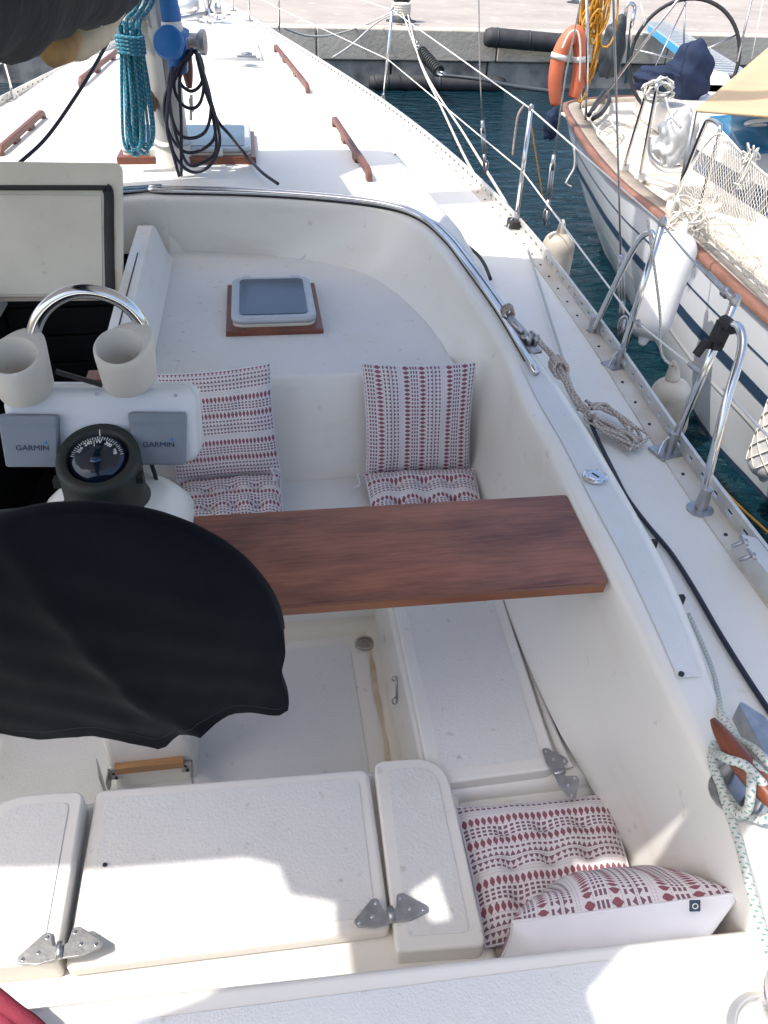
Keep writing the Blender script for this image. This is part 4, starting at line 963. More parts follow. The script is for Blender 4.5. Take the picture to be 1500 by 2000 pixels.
cup((-0.535,1.585,0.597), R(62), 'white cup holder on the left end of the steel guard tube')
cup((-0.316,1.585,0.610), R(48), 'white cup holder on the right end of the steel guard tube')
# compass
cp = thing('compass', 'dark bronze binnacle compass with a hooded domed card', 'compass', (CXc, CYc, .37))
rc = .090; n = 40
SL = .34; SA = math.atan(SL); CZ = .505
def ztop(x, y, k=0): return CZ + (y - CYc) * SL + k
def cring(r_, zf): return [(CXc + r_ * math.cos(2 * math.pi * i / n), CYc + r_ * math.sin(2 * math.pi * i / n), zf(CYc + r_ * math.sin(2 * math.pi * i / n))) for i in range(n)]
body = [cring(.094, lambda y: .375), cring(.096, lambda y: .388), cring(.089, lambda y: .40), cring(.088, lambda y: .43), cring(rc, lambda y: ztop(0, y) - .012), cring(rc - .004, lambda y: ztop(0, y) - .001), cring(rc - .020, lambda y: ztop(0, y)), cring(rc - .024, lambda y: ztop(0, y) - .004), cring(rc - .027, lambda y: ztop(0, y) - .022)]
link('housing', grid_me(body, closed_u=True), 'bronze_dark', cp, True)
CD = Vector((CXc, CYc, CZ)); cu = Vector((1, 0, 0)); cv_ = Vector((0, math.cos(SA), math.sin(SA))); cw = Vector((0, -math.sin(SA), math.cos(SA)))
ri = rc - .027
dome = []
for k in range(7):
    a = k / 6 * math.pi / 2; dome.append([CD + cu * (ri * math.cos(a) * math.cos(b)) + cv_ * (ri * 1.05 * math.cos(a) * math.sin(b)) + cw * (-.018 + .034 * math.sin(a)) for b in [2 * math.pi * i / n for i in range(n)]])
link('card_dome', grid_me(dome, closed_u=True), 'card_black', cp, True)
def on_dome(a, rr): # angle from 'up' on the card, radius fraction
    x = ri * rr * math.sin(a); y = ri * 1.2 * rr * math.cos(a); h = -.020 + .022 * math.sqrt(max(0, 1 - rr * rr)); return CD + cu * x + cv_ * y + cw * (h + .0006)
def card_pt(a): # ticks lie on a wide arc, like a card seen edge-on through the dome
    x = .052 * math.sin(a); y = .050 * math.cos(a) - .012; q = min(.999, (x / ri) ** 2 + (y / (ri * 1.05)) ** 2)
    return CD + cu * x + cv_ * y + cw * (-.018 + .034 * math.sqrt(1 - q) + .0012)
tk = []
for i in range(-14, 15):
    a = i * R(5.6); l_ = .0055 if i % 2 else .0085
    p = card_pt(a); d = (cu * math.sin(a) + cv_ * math.cos(a)); rot = Matrix((cu * math.cos(a) - cv_ * math.sin(a), d, cw)).transposed(); p = p - d * .003
    tk.append(box_me(p + d * .004, .0011, l_, .0008, rot))
link('tick_marks', join_me(tk), 'card_white', cp)
for s_, a, sz in (('240', -.46, .0115), ('W', .10, .0135), ('300', .66, .0115), ('210', -1.02, .0105), ('330', 1.22, .0105)):
    p = card_pt(a) - (cu * math.sin(a) + cv_ * math.cos(a)) * .0120 + cw * .0045
    link('card_number', text_me(s_, sz, p, cu * math.cos(a) - cv_ * math.sin(a), cu * math.sin(a) + cv_ * math.cos(a), cw, .0002), 'card_white', cp)
tube('lubber_line', [card_pt(.06) + cv_ * .024 + cw * .002, card_pt(.10) + cv_ * .006 + cw * .002], .0012, 'card_white', cp, 6)
tube('lubber_line', [card_pt(-.12) - cv_ * .006 + cw * .002, card_pt(-.08) - cv_ * .024 + cw * .004], .0009, 'card_white', cp, 6)
lathe('card_pivot', [(.012, -.001), (.010, .002), (.0, .003)], CD + cv_ * -.02 + cw * .0135, 'hatch_glass', cp, 18)
for s_ in (-1, 1): link('hood_screw', box_me((CXc + s_ * .086, CYc - .03, .462), .016, .022, .02), 'bronze_dark', cp)

# wheel cover
WC = Vector((-.365, 1.12, .285)); WR = .352
hemx = [(-.36, .12), (-.28, .085), (-.23, .052), (-.20, .040), (-.14, .044), (-.08, .050), (-.03, .040), (.02, .010), (.045, -.014), (.062, -.030), (.078, -.016), (.11, .026), (.15, .048), (.19, .062), (.23, .070), (.27, .068), (.31, .060), (.335, .052), (.36, .062)]
def hem(x):
    for (a, b), (c, d) in zip(hemx, hemx[1:]):
        if a <= x <= c: return b + (d - b) * (x - a) / (c - a)
    return hemx[0][1] if x < 0 else hemx[-1][1]
def cover_sheet(front):
    rows = []; K = 61; Mv = 44; rnd = random.Random(2)
    for i in range(K):
        tt = -1 + 2 * i / (K - 1); x = WR * math.sin(tt * math.pi / 2); zt = math.sqrt(max(0, WR * WR - x * x)); zb = hem(x) - WC.z - .045
        col = []
        for j in range(Mv + 1):
            v = j / Mv; z = zt + (zb - zt) * v; rr = min(1, math.hypot(x, max(z, 0)) / WR)
            th_ = (.018 + .050 * (1 - rr ** 2.2) ** .8) * (1 - .8 * v ** 2.5)
            xr = x + .03
            crease = x - (-.10 + .16 * v + .10 * v * v)          # ridge line running down to the hem's point
            ridge = (.016 * math.exp(-(crease / .05) ** 2) + .012 * math.exp(-(crease / .014) ** 2)) * (.35 + .65 * v) + .014 * math.exp(-((x - .25 + .1 * v) / .06) ** 2) * v
            fold = (.007 * math.sin(x * 17 + v * 2) + .003 * math.sin(x * 39 + 1.3)) * v ** 1.5 + .004 * math.sin(x * 30 + z * 34) * math.sin(z * 21 + 2) * (1 - rr * .6) + .0008 * math.sin(x * 90 - z * 40)
            hemb = .0015 if v > .965 else 0; fold *= (1 - abs(tt) ** 6)
            lean = -.035 * z
            yy = (-(th_ + ridge + fold + hemb) if front else (th_ + .5 * fold)) + lean + .0
            col.append(WC + Vector((x + .006 * math.sin(v * 9) * (abs(tt) > .9), yy, z)))
        rows.append(col)
    return rows
wt = thing('wheel_cover', 'black canvas cover draped over the steering wheel', 'wheel cover', (WC.x, WC.y, 0))
fr, bk_ = cover_sheet(True), cover_sheet(False)
link('front_sheet', grid_me(fr), 'navy_canvas', wt, True); link('back_sheet', grid_me(bk_), 'navy_canvas', wt, True)
edge = [[fr[i][0], lerp(fr[i][0], bk_[i][0], .5) + (fr[i][0] - WC).normalized() * .008, bk_[i][0]] for i in range(61)]
link('edge_band', grid_me(edge), 'navy_canvas', wt, True)
for i in (0, 60): link('side_seam', grid_me([[fr[i][j], bk_[i][j]] for j in range(45)]), 'navy_canvas', wt, True)
tube('hem_stitch', [fr[i][41] + Vector((0, -.001, 0)) for i in range(1, 60)], .0008, 'black_rubber', wt, 5)
sm = [fr[int(24 + 16 * j / 44)][j] + Vector((0, -.002, 0)) for j in range(2, 44)]
arcw = [WC + Vector((.335 * math.cos(a), -.035 * .335 * math.sin(a), .335 * math.sin(a))) for a in [math.pi * i / 30 for i in range(31)]]
wheel = tube('steering_wheel', arcw, .013, 'steel', ped, 10)
for a in (.5, 1.05, math.pi / 2, 2.1, 2.64): tube('spoke', [WC + Vector((0, .01, 0)), WC + Vector((.335 * math.cos(a), -.012 * math.sin(a), .335 * math.sin(a)))], .007, 'steel', wheel, 8)
lathe('hub', [(.05, -.02), (.05, .03), (.03, .05), (.025, .30)], WC, 'steel', wheel, 18, axis=(0, 1, 0))

# ------------------------------------------------------------------ cushions
def cushion(name, label, cat, c4, thick, tuft, group=None, vstripe=False, back='cushion_fabric', puff=1.0, front='cushion_fabric', size=(.42, .42), voff=0.0, pinch=.03, ex=3.2):
    """c4: corners top-left, top-right, bottom-right, bottom-left of the mid surface"""
    a, b, c, d = [Vector(p) for p in c4]; nrm = ((b - a).cross(d - a)).normalized()
    K = 40; base = (a + b + c + d) / 4
    t = thing(name, label, cat, base - Vector((0, 0, thick * .5)), group)
    if nrm.dot(Vector((0, 0, 1.45)) - base) < 0: nrm = -nrm
    rnd = random.Random(hash(label) % 1000 if False else len(label))
    ph = [rnd.uniform(0, 6) for _ in range(6)]
    def pt(u, v, side):
        # pull the edges in slightly between corners, push corners out
        eu, ev = u * 2 - 1, v * 2 - 1
        uu = .5 + .5 * eu * (1 - pinch * (1 - ev * ev)); vv = .5 + .5 * ev * (1 - pinch * (1 - eu * eu))
        p = a.lerp(b, uu).lerp(d.lerp(c, uu), vv)
        e = max(0, (1 - abs(eu) ** ex)) ** .5 * max(0, (1 - abs(ev) ** ex)) ** .5
        h = thick * .5 * e * puff
        if tuft:
            for i in range(1, 4):
                for j in range(1, 4):
                    q = ((u - i / 4) ** 2 + (v - j / 4) ** 2); h -= thick * .30 * math.exp(-q / .0022) + thick * .10 * math.exp(-q / .010)
            h += thick * .05 * (math.cos(u * 8 * math.pi) * -1) * e * .6
        h += thick * .06 * e * (math.sin(5 * u + ph[0]) * math.sin(6 * v + ph[1]) + .6 * math.sin(13 * u + 4 * v + ph[2])) 
        wr = thick * .035 * e * math.sin(26 * (u + v * .3) + ph[3]) * math.sin(4 * v + ph[4])
        return p + nrm * (h + wr) * side
    def face(side):
        rows = [[pt(i / K, j / K, side) for i in range(K + 1)] for j in range(K + 1)]
        me = grid_me(rows); lay = me.uv_layers.new(name='UVMap')
        for li, l_ in enumerate(me.loops):
            vi = l_.vertex_index; u, v = (vi % (K + 1)) / K, (vi // (K + 1)) / K
            lay.data[li].uv = ((v * size[1], u * size[0] + voff) if vstripe else (u * size[0], v * size[1] + voff))
        return me
    link('front_panel', face(1), front, t, True); link('back_panel', face(-1), back, t, True)
    # piped seam
    per = [pt(i / 24, 0, 1) for i in range(24)] + [pt(1, i / 24, 1) for i in range(24)] + [pt(1 - i / 24, 1, 1) for i in range(24)] + [pt(0, 1 - i / 24, 1) for i in range(24)]
    tube('seam', per, .003, 'cushion_white' if back != 'cushion_fabric' else 'cushion_white', t, 6, closed=True)
    return t, pt, nrm
GP = 'patterned cushions'
cushion('seat_cushion', 'tufted patterned seat cushion on the forward bench, nearer the coaming', 'cushion', ((0.333,2.416,-0.250), (0.765,2.404,-0.250), (0.719,1.970,-0.250), (0.318,1.978,-0.250)), .085, True, GP, size=(.42, .40))
cushion('seat_cushion', 'tufted patterned seat cushion on the forward bench, next to the pedestal', 'cushion', ((-0.367,2.435,-0.250), (0.012,2.451,-0.250), (0.016,2.019,-0.250), (-0.315,2.015,-0.250)), .085, True, GP, size=(.42, .40), voff=.05)
cushion('back_pillow', 'upright pillow with vertical rows of maroon diamonds on the forward bench', 'pillow', ((0.336,2.580,0.135), (0.775,2.580,0.121), (0.755,2.430,-0.287), (0.343,2.430,-0.268)), .10, False, GP, vstripe=True, size=(.46, .44), voff=.02, pinch=.05)
cushion('back_pillow', 'upright pillow with level rows of maroon diamonds half hidden by the instrument pod', 'pillow', ((-0.407,2.580,0.122), (-0.001,2.580,0.149), (0.012,2.430,-0.238), (-0.374,2.430,-0.246)), .10, False, GP, size=(.46, .44), voff=.08, pinch=.05)
cushion('seat_cushion', 'tufted patterned seat cushion in the aft corner seat beside the helm lids', 'cushion', ((0.394,1.039,-0.335), (0.801,1.025,-0.335), (0.764,0.708,-0.335), (0.386,0.703,-0.335)), .075, True, GP, size=(.42, .38), voff=.13)
t, pt, nrm = cushion('back_pillow', 'tipped pillow showing its white back, leaning on the aft deck edge', 'pillow', ((0.404,0.658,-0.120), (0.801,0.581,0.050), (.69, .63, -.27), (.40, .66, -.33)), .25, False, GP, vstripe=True, back='cushion_fabric', front='cushion_white', ex=1.9, size=(.52, .95), pinch=.05)
tgp = Vector((0.708,0.590,0.020))
tg = link('maker_tag', slab_local(round_poly([(-.010, -.011), (.010, -.011), (.010, .011), (-.010, .011)], .001), 0, .002, tgp + Vector((0, -.012, .012)), (1, -.1, 0), (0, .5, .86), (0, -.86, .5)), 'letter_blue', t)
link('tag_ring', tube_me([tgp + Vector((0, -.012, .012)) + Vector((1, -.1, 0)) * (.005 * math.cos(a)) + Vector((0, .5, .86)) * (.005 * math.sin(a)) + Vector((0, -.86, .5)) * .0025 for a in [i * .45 for i in range(14)]], .0008, 6, True), 'card_white', tg)
for (x_, y_, z_) in ((0.331,2.400,-0.227), (0.010,2.400,-0.177)):
    tie = tube('tie_cord', catmull([(x_, y_, z_ - .03), (x_ - .03, y_ - .02, z_ + .0), (x_ - .02, y_ - .03, z_ - .04), (x_ - .045, y_ - .04, z_ - .05)], 6), .004, 'cushion_white', None, 6)
    tag(tie, 'white tie cord knotted beside the upright %s pillow on the bench' % ('right' if x_ > .2 else 'left'), 'cord')

# ------------------------------------------------------------------ cleat, ropes and cables on the coaming and side deck
t = thing('horn_cleat', 'varnished wooden horn cleat on the coaming with a rope made fast', 'cleat', (0.860,0.768,0.170))
ca, cb_ = Vector((0.794,0.814,0.245)), Vector((0.831,0.599,0.245))
K = 18; P = [ca.lerp(cb_, i / K) + Vector((0, 0, .012 * (abs(i / K - .5) * 2) ** 2)) for i in range(K + 1)]
tube('horns', P, [.0055 + .0175 * math.sin(math.pi * min(1, max(0, i / K))) ** .75 for i in range(K + 1)], 'cleat_wood', t, 12)
mid = ca.lerp(cb_, .5)
for k in (-.03, .03): lathe('foot', [(.016, -.075), (.013, -.01)], mid + Vector((k * .3, -k, 0)), 'steel_dull', t, 12)
lathe('foot_plate', [(.05, -.075), (.05, -.068), (.03, -.066)], mid, 'steel_dull', t, 18)
t = thing('sheet_rope', 'pale rope with green flecks wound round the wooden horn cleat', 'rope', (0.820,0.695,0.170))
rr = .0085
link('turns', join_me([tube_me(catmull(c, 8), rr, 8) for c in (
   [(0.862,0.869,0.190),(0.857,0.816,0.200),(0.830,0.750,0.235),(0.819,0.700,0.262),(0.849,0.687,0.235),(0.867,0.671,0.200)],
   [(0.811,0.800,0.200),(0.793,0.774,0.190),(0.784,0.723,0.185),(0.791,0.669,0.185),(0.813,0.643,0.190),(0.827,0.637,0.200),(0.871,0.660,0.200)],
   [(0.789,0.769,0.215),(0.775,0.724,0.262),(0.794,0.701,0.272),(0.813,0.669,0.262),(0.853,0.660,0.220)],
   [(0.800,0.687,0.268),(0.780,0.654,0.268),(0.781,0.643,0.230),(0.776,0.652,0.200),(0.778,0.694,0.190),(0.790,0.752,0.190),(0.799,0.784,0.200)],
   [(0.850,0.807,0.200),(0.842,0.747,0.250),(0.840,0.702,0.270),(0.864,0.681,0.250)])]), 'rope_green_fleck', t, True)
tube('fall', [(0.814,0.796,0.185),(0.791,0.744,0.185),(0.775,0.681,0.185),(0.762,0.613,0.185),(0.742,0.542,0.185),(0.728,0.485,0.185),(0.719,0.439,0.185),(0.709,0.395,0.185)], rr, 'rope_green_fleck', t, 8, 8)
tube('lead', [Vector(p) for p in [(1.451,4.192,0.060),(1.346,3.584,0.050),(1.248,3.039,0.040),(1.171,2.607,0.030),(1.138,2.404,0.020)]], .0062, 'rope_green_fleck', t, 8, 6)
tube('lead_aft', [(1.051,1.301,0.020),(1.022,1.177,0.040),(0.961,1.034,0.100),(0.862,0.869,0.190)], .0062, 'rope_green_fleck', t, 8, 6)
tag(link('rope_clutch', slab_local(round_poly([(-.02, -.09), (.03, -.10), (.035, .04), (-.005, .10)], .01), 0, .055, (1.017,0.902,0.000)), 'steel_dull'), 'grey metal rope fitting on the deck outboard of the cleat', 'deck fitting')
# beige rope hank on the coaming edge
t = thing('rope_hank', 'tan braided rope hank lying over the coaming onto the side deck', 'rope', (1.201,2.282,0.000))
hk = []
for k in range(7):
    o = k * 5
    hk.append(tube_me(catmull([(1.015,2.611,0.190),(1.065,2.575,0.150),(1.092,2.482,0.110),(1.112,2.375,0.070),(1.145,2.312,0.040)], 6), .010, 7))
    break
rnd = random.Random(9)
def jit(P, s): return [Vector(p) + Vector((rnd.uniform(-s, s), rnd.uniform(-s, s), abs(rnd.uniform(0, s)))) for p in P]
for k in range(6):
    P = [(1.010,2.599,0.200),(1.044,2.538,0.165),(1.061,2.426,0.130),(1.083,2.342,0.090),(1.118,2.286,0.050)]
    Q = [(1.170,2.218,0.030),(1.217,2.160,0.020),(1.249,2.121,0.015)]
    loop = jit(P, .014) + jit(Q, .03)
    hk.append(tube_me(catmull(loop, 6), .0062, 7))
for k in range(4):
    hk.append(tube_me(catmull(jit([(1.112,2.299,0.060),(1.212,2.331,0.040),(1.261,2.227,0.030),(1.270,2.145,0.020),(1.236,2.090,0.015),(1.189,2.139,0.020),(1.138,2.210,0.030),(1.097,2.246,0.060)], .030), 6), .0062, 7))
link('loops', join_me(hk), 'rope_beige', t, True)
kn = Vector((1.061,2.440,0.150))
link('wrapping', join_me([tube_me([kn + Vector((.028 * math.cos(a), .020 * math.sin(a) + .014 * k, .024 * math.sin(a))) for a in [i * .48 for i in range(13)]], .0075, 7, True) for k in range(4)]), 'rope_beige', t, True)
tag(tube('deck_cable', [(1.118,2.235,0.050),(1.128,2.138,0.012),(1.109,1.945,0.012),(1.099,1.826,0.012),(1.105,1.694,0.012),(1.120,1.553,0.012),(1.117,1.401,0.012),(1.107,1.250,0.012),(1.102,1.109,0.012),(1.102,0.992,0.012),(1.107,0.872,0.012)], .0072, 'black_cable', None, 8, 8), 'black cable running aft along the starboard side deck', 'cable')
# winch, bottom right
t = thing('winch', 'steel sheet winch cut off by the lower right corner', 'winch', (0.767,0.379,0.100))
wcn = Vector((0.743,0.359,0.170))
lathe('base_ring', [(.075, -.175), (.075, -.15), (.065, -.14)], wcn, 'alu', t, 30)
lathe('drum', [(.062, -.14), (.050, -.10), (.048, -.03), (.062, -.005), (.064, .0), (.060, .012), (.045, .014), (.044, .010), (.0, .010)], wcn, 'steel', t, 36)
lathe('self_tailer', [(.066, .012), (.066, .024), (.052, .030), (.05, .018)], wcn, 'alu', t, 36)
# red strap, bottom left
tag(tube('red_strap', [(-0.567,0.635,0.020),(-0.504,0.583,0.045),(-0.469,0.555,0.050),(-0.433,0.530,0.040),(-0.402,0.497,0.020)], .013, 'red_strap', None, 10, 8), 'dark red woven strap at the lower left corner', 'strap')
tag(tube('red_strap', [(-0.556,0.590,0.020),(-0.501,0.557,0.040),(-0.473,0.535,0.045),(-0.448,0.507,0.030)], .012, 'red_strap', None, 10, 8), 'second loop of red strap on the aft deck, lowest in the corner', 'strap')

# ------------------------------------------------------------------ fenders
def fender(name, label, c, L, r, ax, m, rope=None, eye=True):
    c, ax = Vector(c), Vector(ax).normalized(); t = thing(name, label, 'fender', c - ax * (L / 2), 'boat fenders')
    pr = [(.012, -L / 2 - .03), (.022, -L / 2 - .02), (.03, -L / 2 + .005)]
    for k in range(9):
        a = k / 8 * math.pi / 2; pr.append((r * (.3 + .7 * math.sin(a)), -L / 2 + .01 + .10 * (1 - math.cos(a)) * r / .11))
    for k in range(9):
        a = math.pi / 2 * (1 - k / 8); pr.append((r * (.3 + .7 * math.sin(a)), L / 2 - .01 - .10 * (1 - math.cos(a)) * r / .11))
    pr += [(.03, L / 2 - .005), (.024, L / 2 + .03), (.02, L / 2 + .05)]
    lathe('fender_body', pr, c, m, t, 32, axis=ax)
    top = c + ax * (L / 2 + .05)
    link('eye', tube_me([top + Vector((.0, .016 * math.cos(a), 0)) + ax * (.016 * math.sin(a)) for a in [i * .52 for i in range(12)]], .009, 8, True), m, t, True)
    if rope: tube('lanyard', [top] + [Vector(p) for p in rope], .0055, 'rope_mooring', t, 7, 6)
    return t
fender('fender', 'large clean white fender hanging from the neighbouring boat', lerp((2.216,3.900,0.121), (2.075,3.700,-0.310), .5), .60, .115, Vector((2.257,3.950,0.104)) - Vector((2.075,3.720,-0.325)), 'fender', [(2.422,4.050,0.181), (2.555,4.200,0.275)])
fender('fender', 'grubby white fender hanging outside our toe rail by a shroud', (1.887,4.750,-0.305), .42, .105, (0.02, 0, 1), 'fender_dirty', [(1.749,4.700,0.083)])
fender('fender', 'grubby white fender outside our toe rail between the gate stanchions', (1.678,2.660,-0.179), .30, .085, (-.12, .08, 1), 'fender_dirty', [(1.585,2.680,0.078), (1.535,2.700,0.269), (1.425,2.750,0.591)])
fn = fender('fender', 'white fender wrapped in white netting at the right edge', (2.510,2.950,-0.539), .5, .11, (0, 0, 1), 'fender', [(2.420,3.100,-0.028)])
fc_ = Vector((2.510,2.950,-0.539)); nm_ = []
for s_ in (1, -1):
    for k in range(9):
        nm_.append(tube_me([fc_ + Vector((.114 * math.cos(s_ * u * 2.6 + k * .698), .114 * math.sin(s_ * u * 2.6 + k * .698), -.17 + .34 * u)) for u in [i / 24 for i in range(25)]], .004, 4))
o = link('net_wrap', join_me(nm_), 'net_white', fn, True); o['kind'] = 'stuff'

# ------------------------------------------------------------------ standing rigging and mooring lines
def turnb(a, b, r=.012):
    a, b = Vector(a), Vector(b); d = (b - a).normalized(); s_ = d.cross(Vector((0, 1, 0))).normalized()
    return join_me([tube_me([a + s_ * k, b + s_ * k], r * .42, 6) for k in (-r, r)] + [tube_me([a - d * .05, a + d * .03], r * 1.15, 8), tube_me([b - d * .03, b + d * .05], r * 1.15, 8), tube_me([a, b], r * .35, 6)])
def shroud(label, pts, tb, toggle):
    t = thing('shroud', label, 'shroud', toggle, 'wire shrouds')
    tube('wire', pts, .0045, 'steel_dull', t, 7)
    link('turnbuckle', turnb(*tb), 'steel_dull', t, True)
    q = Vector(toggle)
    link('toggle', join_me([tube_me([q + Vector((.018 * math.cos(a), 0, .035 * math.sin(a) + .02)) for a in [i * .45 for i in range(14)]], .007, 7, True), box_me(q, .012, .03, .09)]), 'steel_dull', t, True)
def up(a, b, L): a, b = Vector(a), Vector(b); return b + (b - a).normalized() * L
shroud('forward wire shroud with turnbuckle outside our rail', [(1.617,5.900,0.309), (1.546,5.850,0.668), up((1.546,5.850,0.668), (1.484,5.800,1.050), 5)], ((1.660,5.900,0.069), (1.625,5.900,0.275)), (1.676,5.900,-0.003))
shroud('wire shroud with long open turnbuckle beside the grubby fender', [(1.755,4.720,0.372), (1.734,4.680,0.805), up((1.734,4.680,0.805), (1.725,4.600,1.144), 5)], ((1.763,4.720,0.078), (1.755,4.720,0.315)), (1.763,4.720,0.000))
shroud('wire shroud standing between the gate stanchions', [(1.521,3.100,0.332), (1.392,3.050,0.753), up((1.392,3.050,0.753), (1.220,2.950,1.256), 5)], ((1.569,3.080,0.108), (1.523,3.080,0.295)), (1.582,3.060,0.019))
def line(name, label, pts, r=.009, m='rope_mooring', sm=8, cat='rope'): return tag(tube(name, pts, r, m, None, 7, sm), label, cat)
BOL = Vector((2.914,17.277,-0.020))
line('mooring_line', 'pale mooring line from the bollard down past the first stanchion to our side', [BOL + Vector((0, -.2, .05)), (2.394,12.000,-0.226), (2.138,8.500,-0.291), (1.849,6.300,-0.178), (1.654,5.200,-0.059)], .012)
line('mooring_line', 'slacker pale mooring line from the bollard ending aft near the stanchion block', [BOL + Vector((.1, -.2, .03)), (2.410,12.500,-0.167), (2.086,9.400,-0.213), (1.752,6.600,-0.174), (1.601,5.000,-0.082)], .012)
line('mooring_line', 'slack pale rope looping along the quay edge to the bollard', [(0.436,11.200,0.336), (0.800,12.500,0.122), (1.296,14.000,-0.018), (2.158,17.000,-0.173), BOL + Vector((-.1, -.1, .1))], .013)
line('mooring_line', 'pale rope crossing the quay face up to the bollard', [(0.886,9.600,0.230), (1.387,12.000,0.096), (2.260,16.000,-0.035), BOL + Vector((-.05, -.1, .08))], .013)
t = thing('bollard_rope', 'coils of rope turned round the quay bollard', 'rope', BOL)
for k in range(5): tube('turn', [BOL + Vector((.17 * math.cos(a), .17 * math.sin(a), .02 + k * .04)) for a in [i * .42 for i in range(15)]], .02, 'rope_mooring', t, 7, closed=True)
# chain and mooring spring off the bollard
t = thing('mooring_spring', 'rusty steel mooring spring and chain hanging from the bollard', 'mooring spring', (3.174,14.500,-0.572))
a, b = Vector((3.114,17.500,-0.248)), Vector((3.055,15.800,-0.433)); nl = 13; mes = []
for k in range(nl):
    c = a.lerp(b, (k + .5) / nl); d = (b - a).normalized(); s_ = d.cross(Vector((0, 0, 1))).normalized(); s2 = d.cross(s_)
    w = s_ if k % 2 else s2; ll_ = (b - a).length / nl * .78
    mes.append(tube_me([c + d * (ll_ * math.cos(x)) + w * (.05 * math.sin(x)) for x in [i * .63 for i in range(10)]], .018, 6, True))
link('chain', join_me(mes), 'steel_dull', t, True)
a, b = Vector((3.055,15.800,-0.433)), Vector((3.161,14.600,-0.586)); d = (b - a).normalized(); s_ = d.cross(Vector((0, 0, 1))).normalized(); s2 = d.cross(s_); n_ = 130
tube('coil_spring', [a.lerp(b, i / n_) + s_ * (.085 * math.cos(i * .58)) + s2 * (.085 * math.sin(i * .58)) for i in range(n_ + 1)], .020, 'bronze_dark', t, 6)
link('shackle', tube_me([b + d * .12 + d * (.10 * math.cos(x)) + s_ * (.06 * math.sin(x)) for x in [i * .52 for i in range(12)]], .022, 7, True), 'steel_dull', t, True)
line('mooring_line', 'dark mooring rope running right from the spring just above the water', [b + d * .2, (3.746,14.000,-0.606), (3.978,13.000,-0.544), (4.254,12.000,-0.451)], .03, 'bollard_iron')
line('cord', 'short tan cord tied at the top of the second stanchion, dangling', [(1.442,4.450,0.678), (1.415,4.450,0.628), (1.411,4.450,0.539), (1.412,4.450,0.426)], .006, 'rope_tan')
line('cord', 'thin yellowish cord from the stanchion down to the grubby fender', [(1.487,4.460,0.614), (1.607,4.600,0.372), (1.734,4.720,0.093)], .004, 'rope_yellow')
line('cord', 'frayed white cord hanging from the neighbouring stern over the water', [(2.621,6.600,-0.018), (2.647,6.600,-0.158), (2.617,6.600,-0.239), (2.600,6.600,-0.293), (2.651,6.600,-0.322)], .008, 'rope_white')
line('cord', 'yellowish cord slanting beside our hull at the right edge', [(1.711,2.250,-0.268), (1.804,2.200,-0.352), (1.951,2.150,-0.469), (2.034,2.100,-0.530)], .0055, 'rope_yellow')

# ------------------------------------------------------------------ neighbouring boat
NZ = -.10
nb = thing('neighbouring_sailboat', 'white sailboat with navy stripes and a wooden cap rail moored alongside', 'sailboat', (4.3, 3, -1.1))
cap = catmull([(2.30, -3.0, NZ), (2.38, 0.5, NZ), (2.46, 2.2, NZ)] + [(2.528,3.377,-0.100),(2.601,4.184,-0.100),(2.696,5.036,-0.100),(2.719,5.789,-0.100),(2.864,6.786,-0.100),(3.091,7.912,-0.100),(3.280,8.722,-0.100)] + [(3.45, 9.05, NZ), (3.95, 9.35, NZ), (4.7, 9.45, NZ), (5.6, 9.1, NZ)], 6)
wlp = catmull([(2.62, -3.0, 0), (2.66, .5, 0), (2.70, 2.2, 0)] + [(2.730,3.094,-1.100),(2.730,3.829,-1.100),(2.939,4.982,-1.100),(3.054,5.740,-1.100),(3.245,6.672,-1.100)] + [(3.32, 7.1, 0), (3.50, 7.6, 0), (3.8, 7.9, 0), (4.2, 8.0, 0), (4.8, 8.0, 0), (5.4, 7.8, 0)], 6)
def resample(P, n):
    L = [0]
    for p, q in zip(P, P[1:]): L.append(L[-1] + (q - p).length)
    out = []; j = 0
    for i in range(n):
        s_ = L[-1] * i / (n - 1)
        while j < len(P) - 2 and L[j + 1] < s_: j += 1
        out.append(P[j].lerp(P[j + 1], (s_ - L[j]) / max(1e-6, L[j + 1] - L[j])))
    return out
NN = 90
# match by arc length up to the quarter, so the sections stay roughly square to the hull
capR = resample(cap, NN); wlR = resample(wlp, NN)
def nbp(i, t):  # t 0 cap .. 1 waterline
    a, b = capR[i], wlR[i]; p = a.lerp(Vector((b.x, b.y, -1.1)), t); bul = .045 * math.sin(math.pi * t); return p + Vector((-bul, bul * .3, 0))
TS = [0, .06, .12, .2, .3, .4, .5, .6, .7, .8, .9, 1.0]
link('hull', recalc(grid_me([[nbp(i, t) for t in TS] + [wlR[i] * 1 + Vector((.15, -.05, -1.5 - wlR[i].z))] for i in range(NN)])), 'hull_white', nb, True)
def nstripe(t0, t1, m, off=.004, nm='hull_stripe'):
    return link(nm, grid_me([[nbp(i, t0 + (t1 - t0) * k / 3) + Vector((-off, off * .4, 0)) for k in range(4)] for i in range(NN)]), m, nb, True)
nstripe(.36, .43, 'stripe_navy'); nstripe(.20, .212, 'stripe_navy'); nstripe(.60, .612, 'gelcoat', .006, 'rubbing_strake'); nstripe(.955, 1.0, 'stripe_navy', .004, 'boot_top')
link('cap_rail', grid_me([[nbp(i, 0) + Vector((-.02, .005, -.02)), nbp(i, 0) + Vector((-.022, .005, .02)), nbp(i, 0) + Vector((.03, -.01, .024)), nbp(i, 0) + Vector((.034, -.01, -.01))] for i in range(NN)]), 'cap_wood', nb, True)
def inward(i, d):
    a = capR[max(0, i - 1)]; b = capR[min(NN - 1, i + 1)]; t = (b - a).normalized(); nn = Vector((t.y, -t.x, 0)); return capR[i] + nn * d
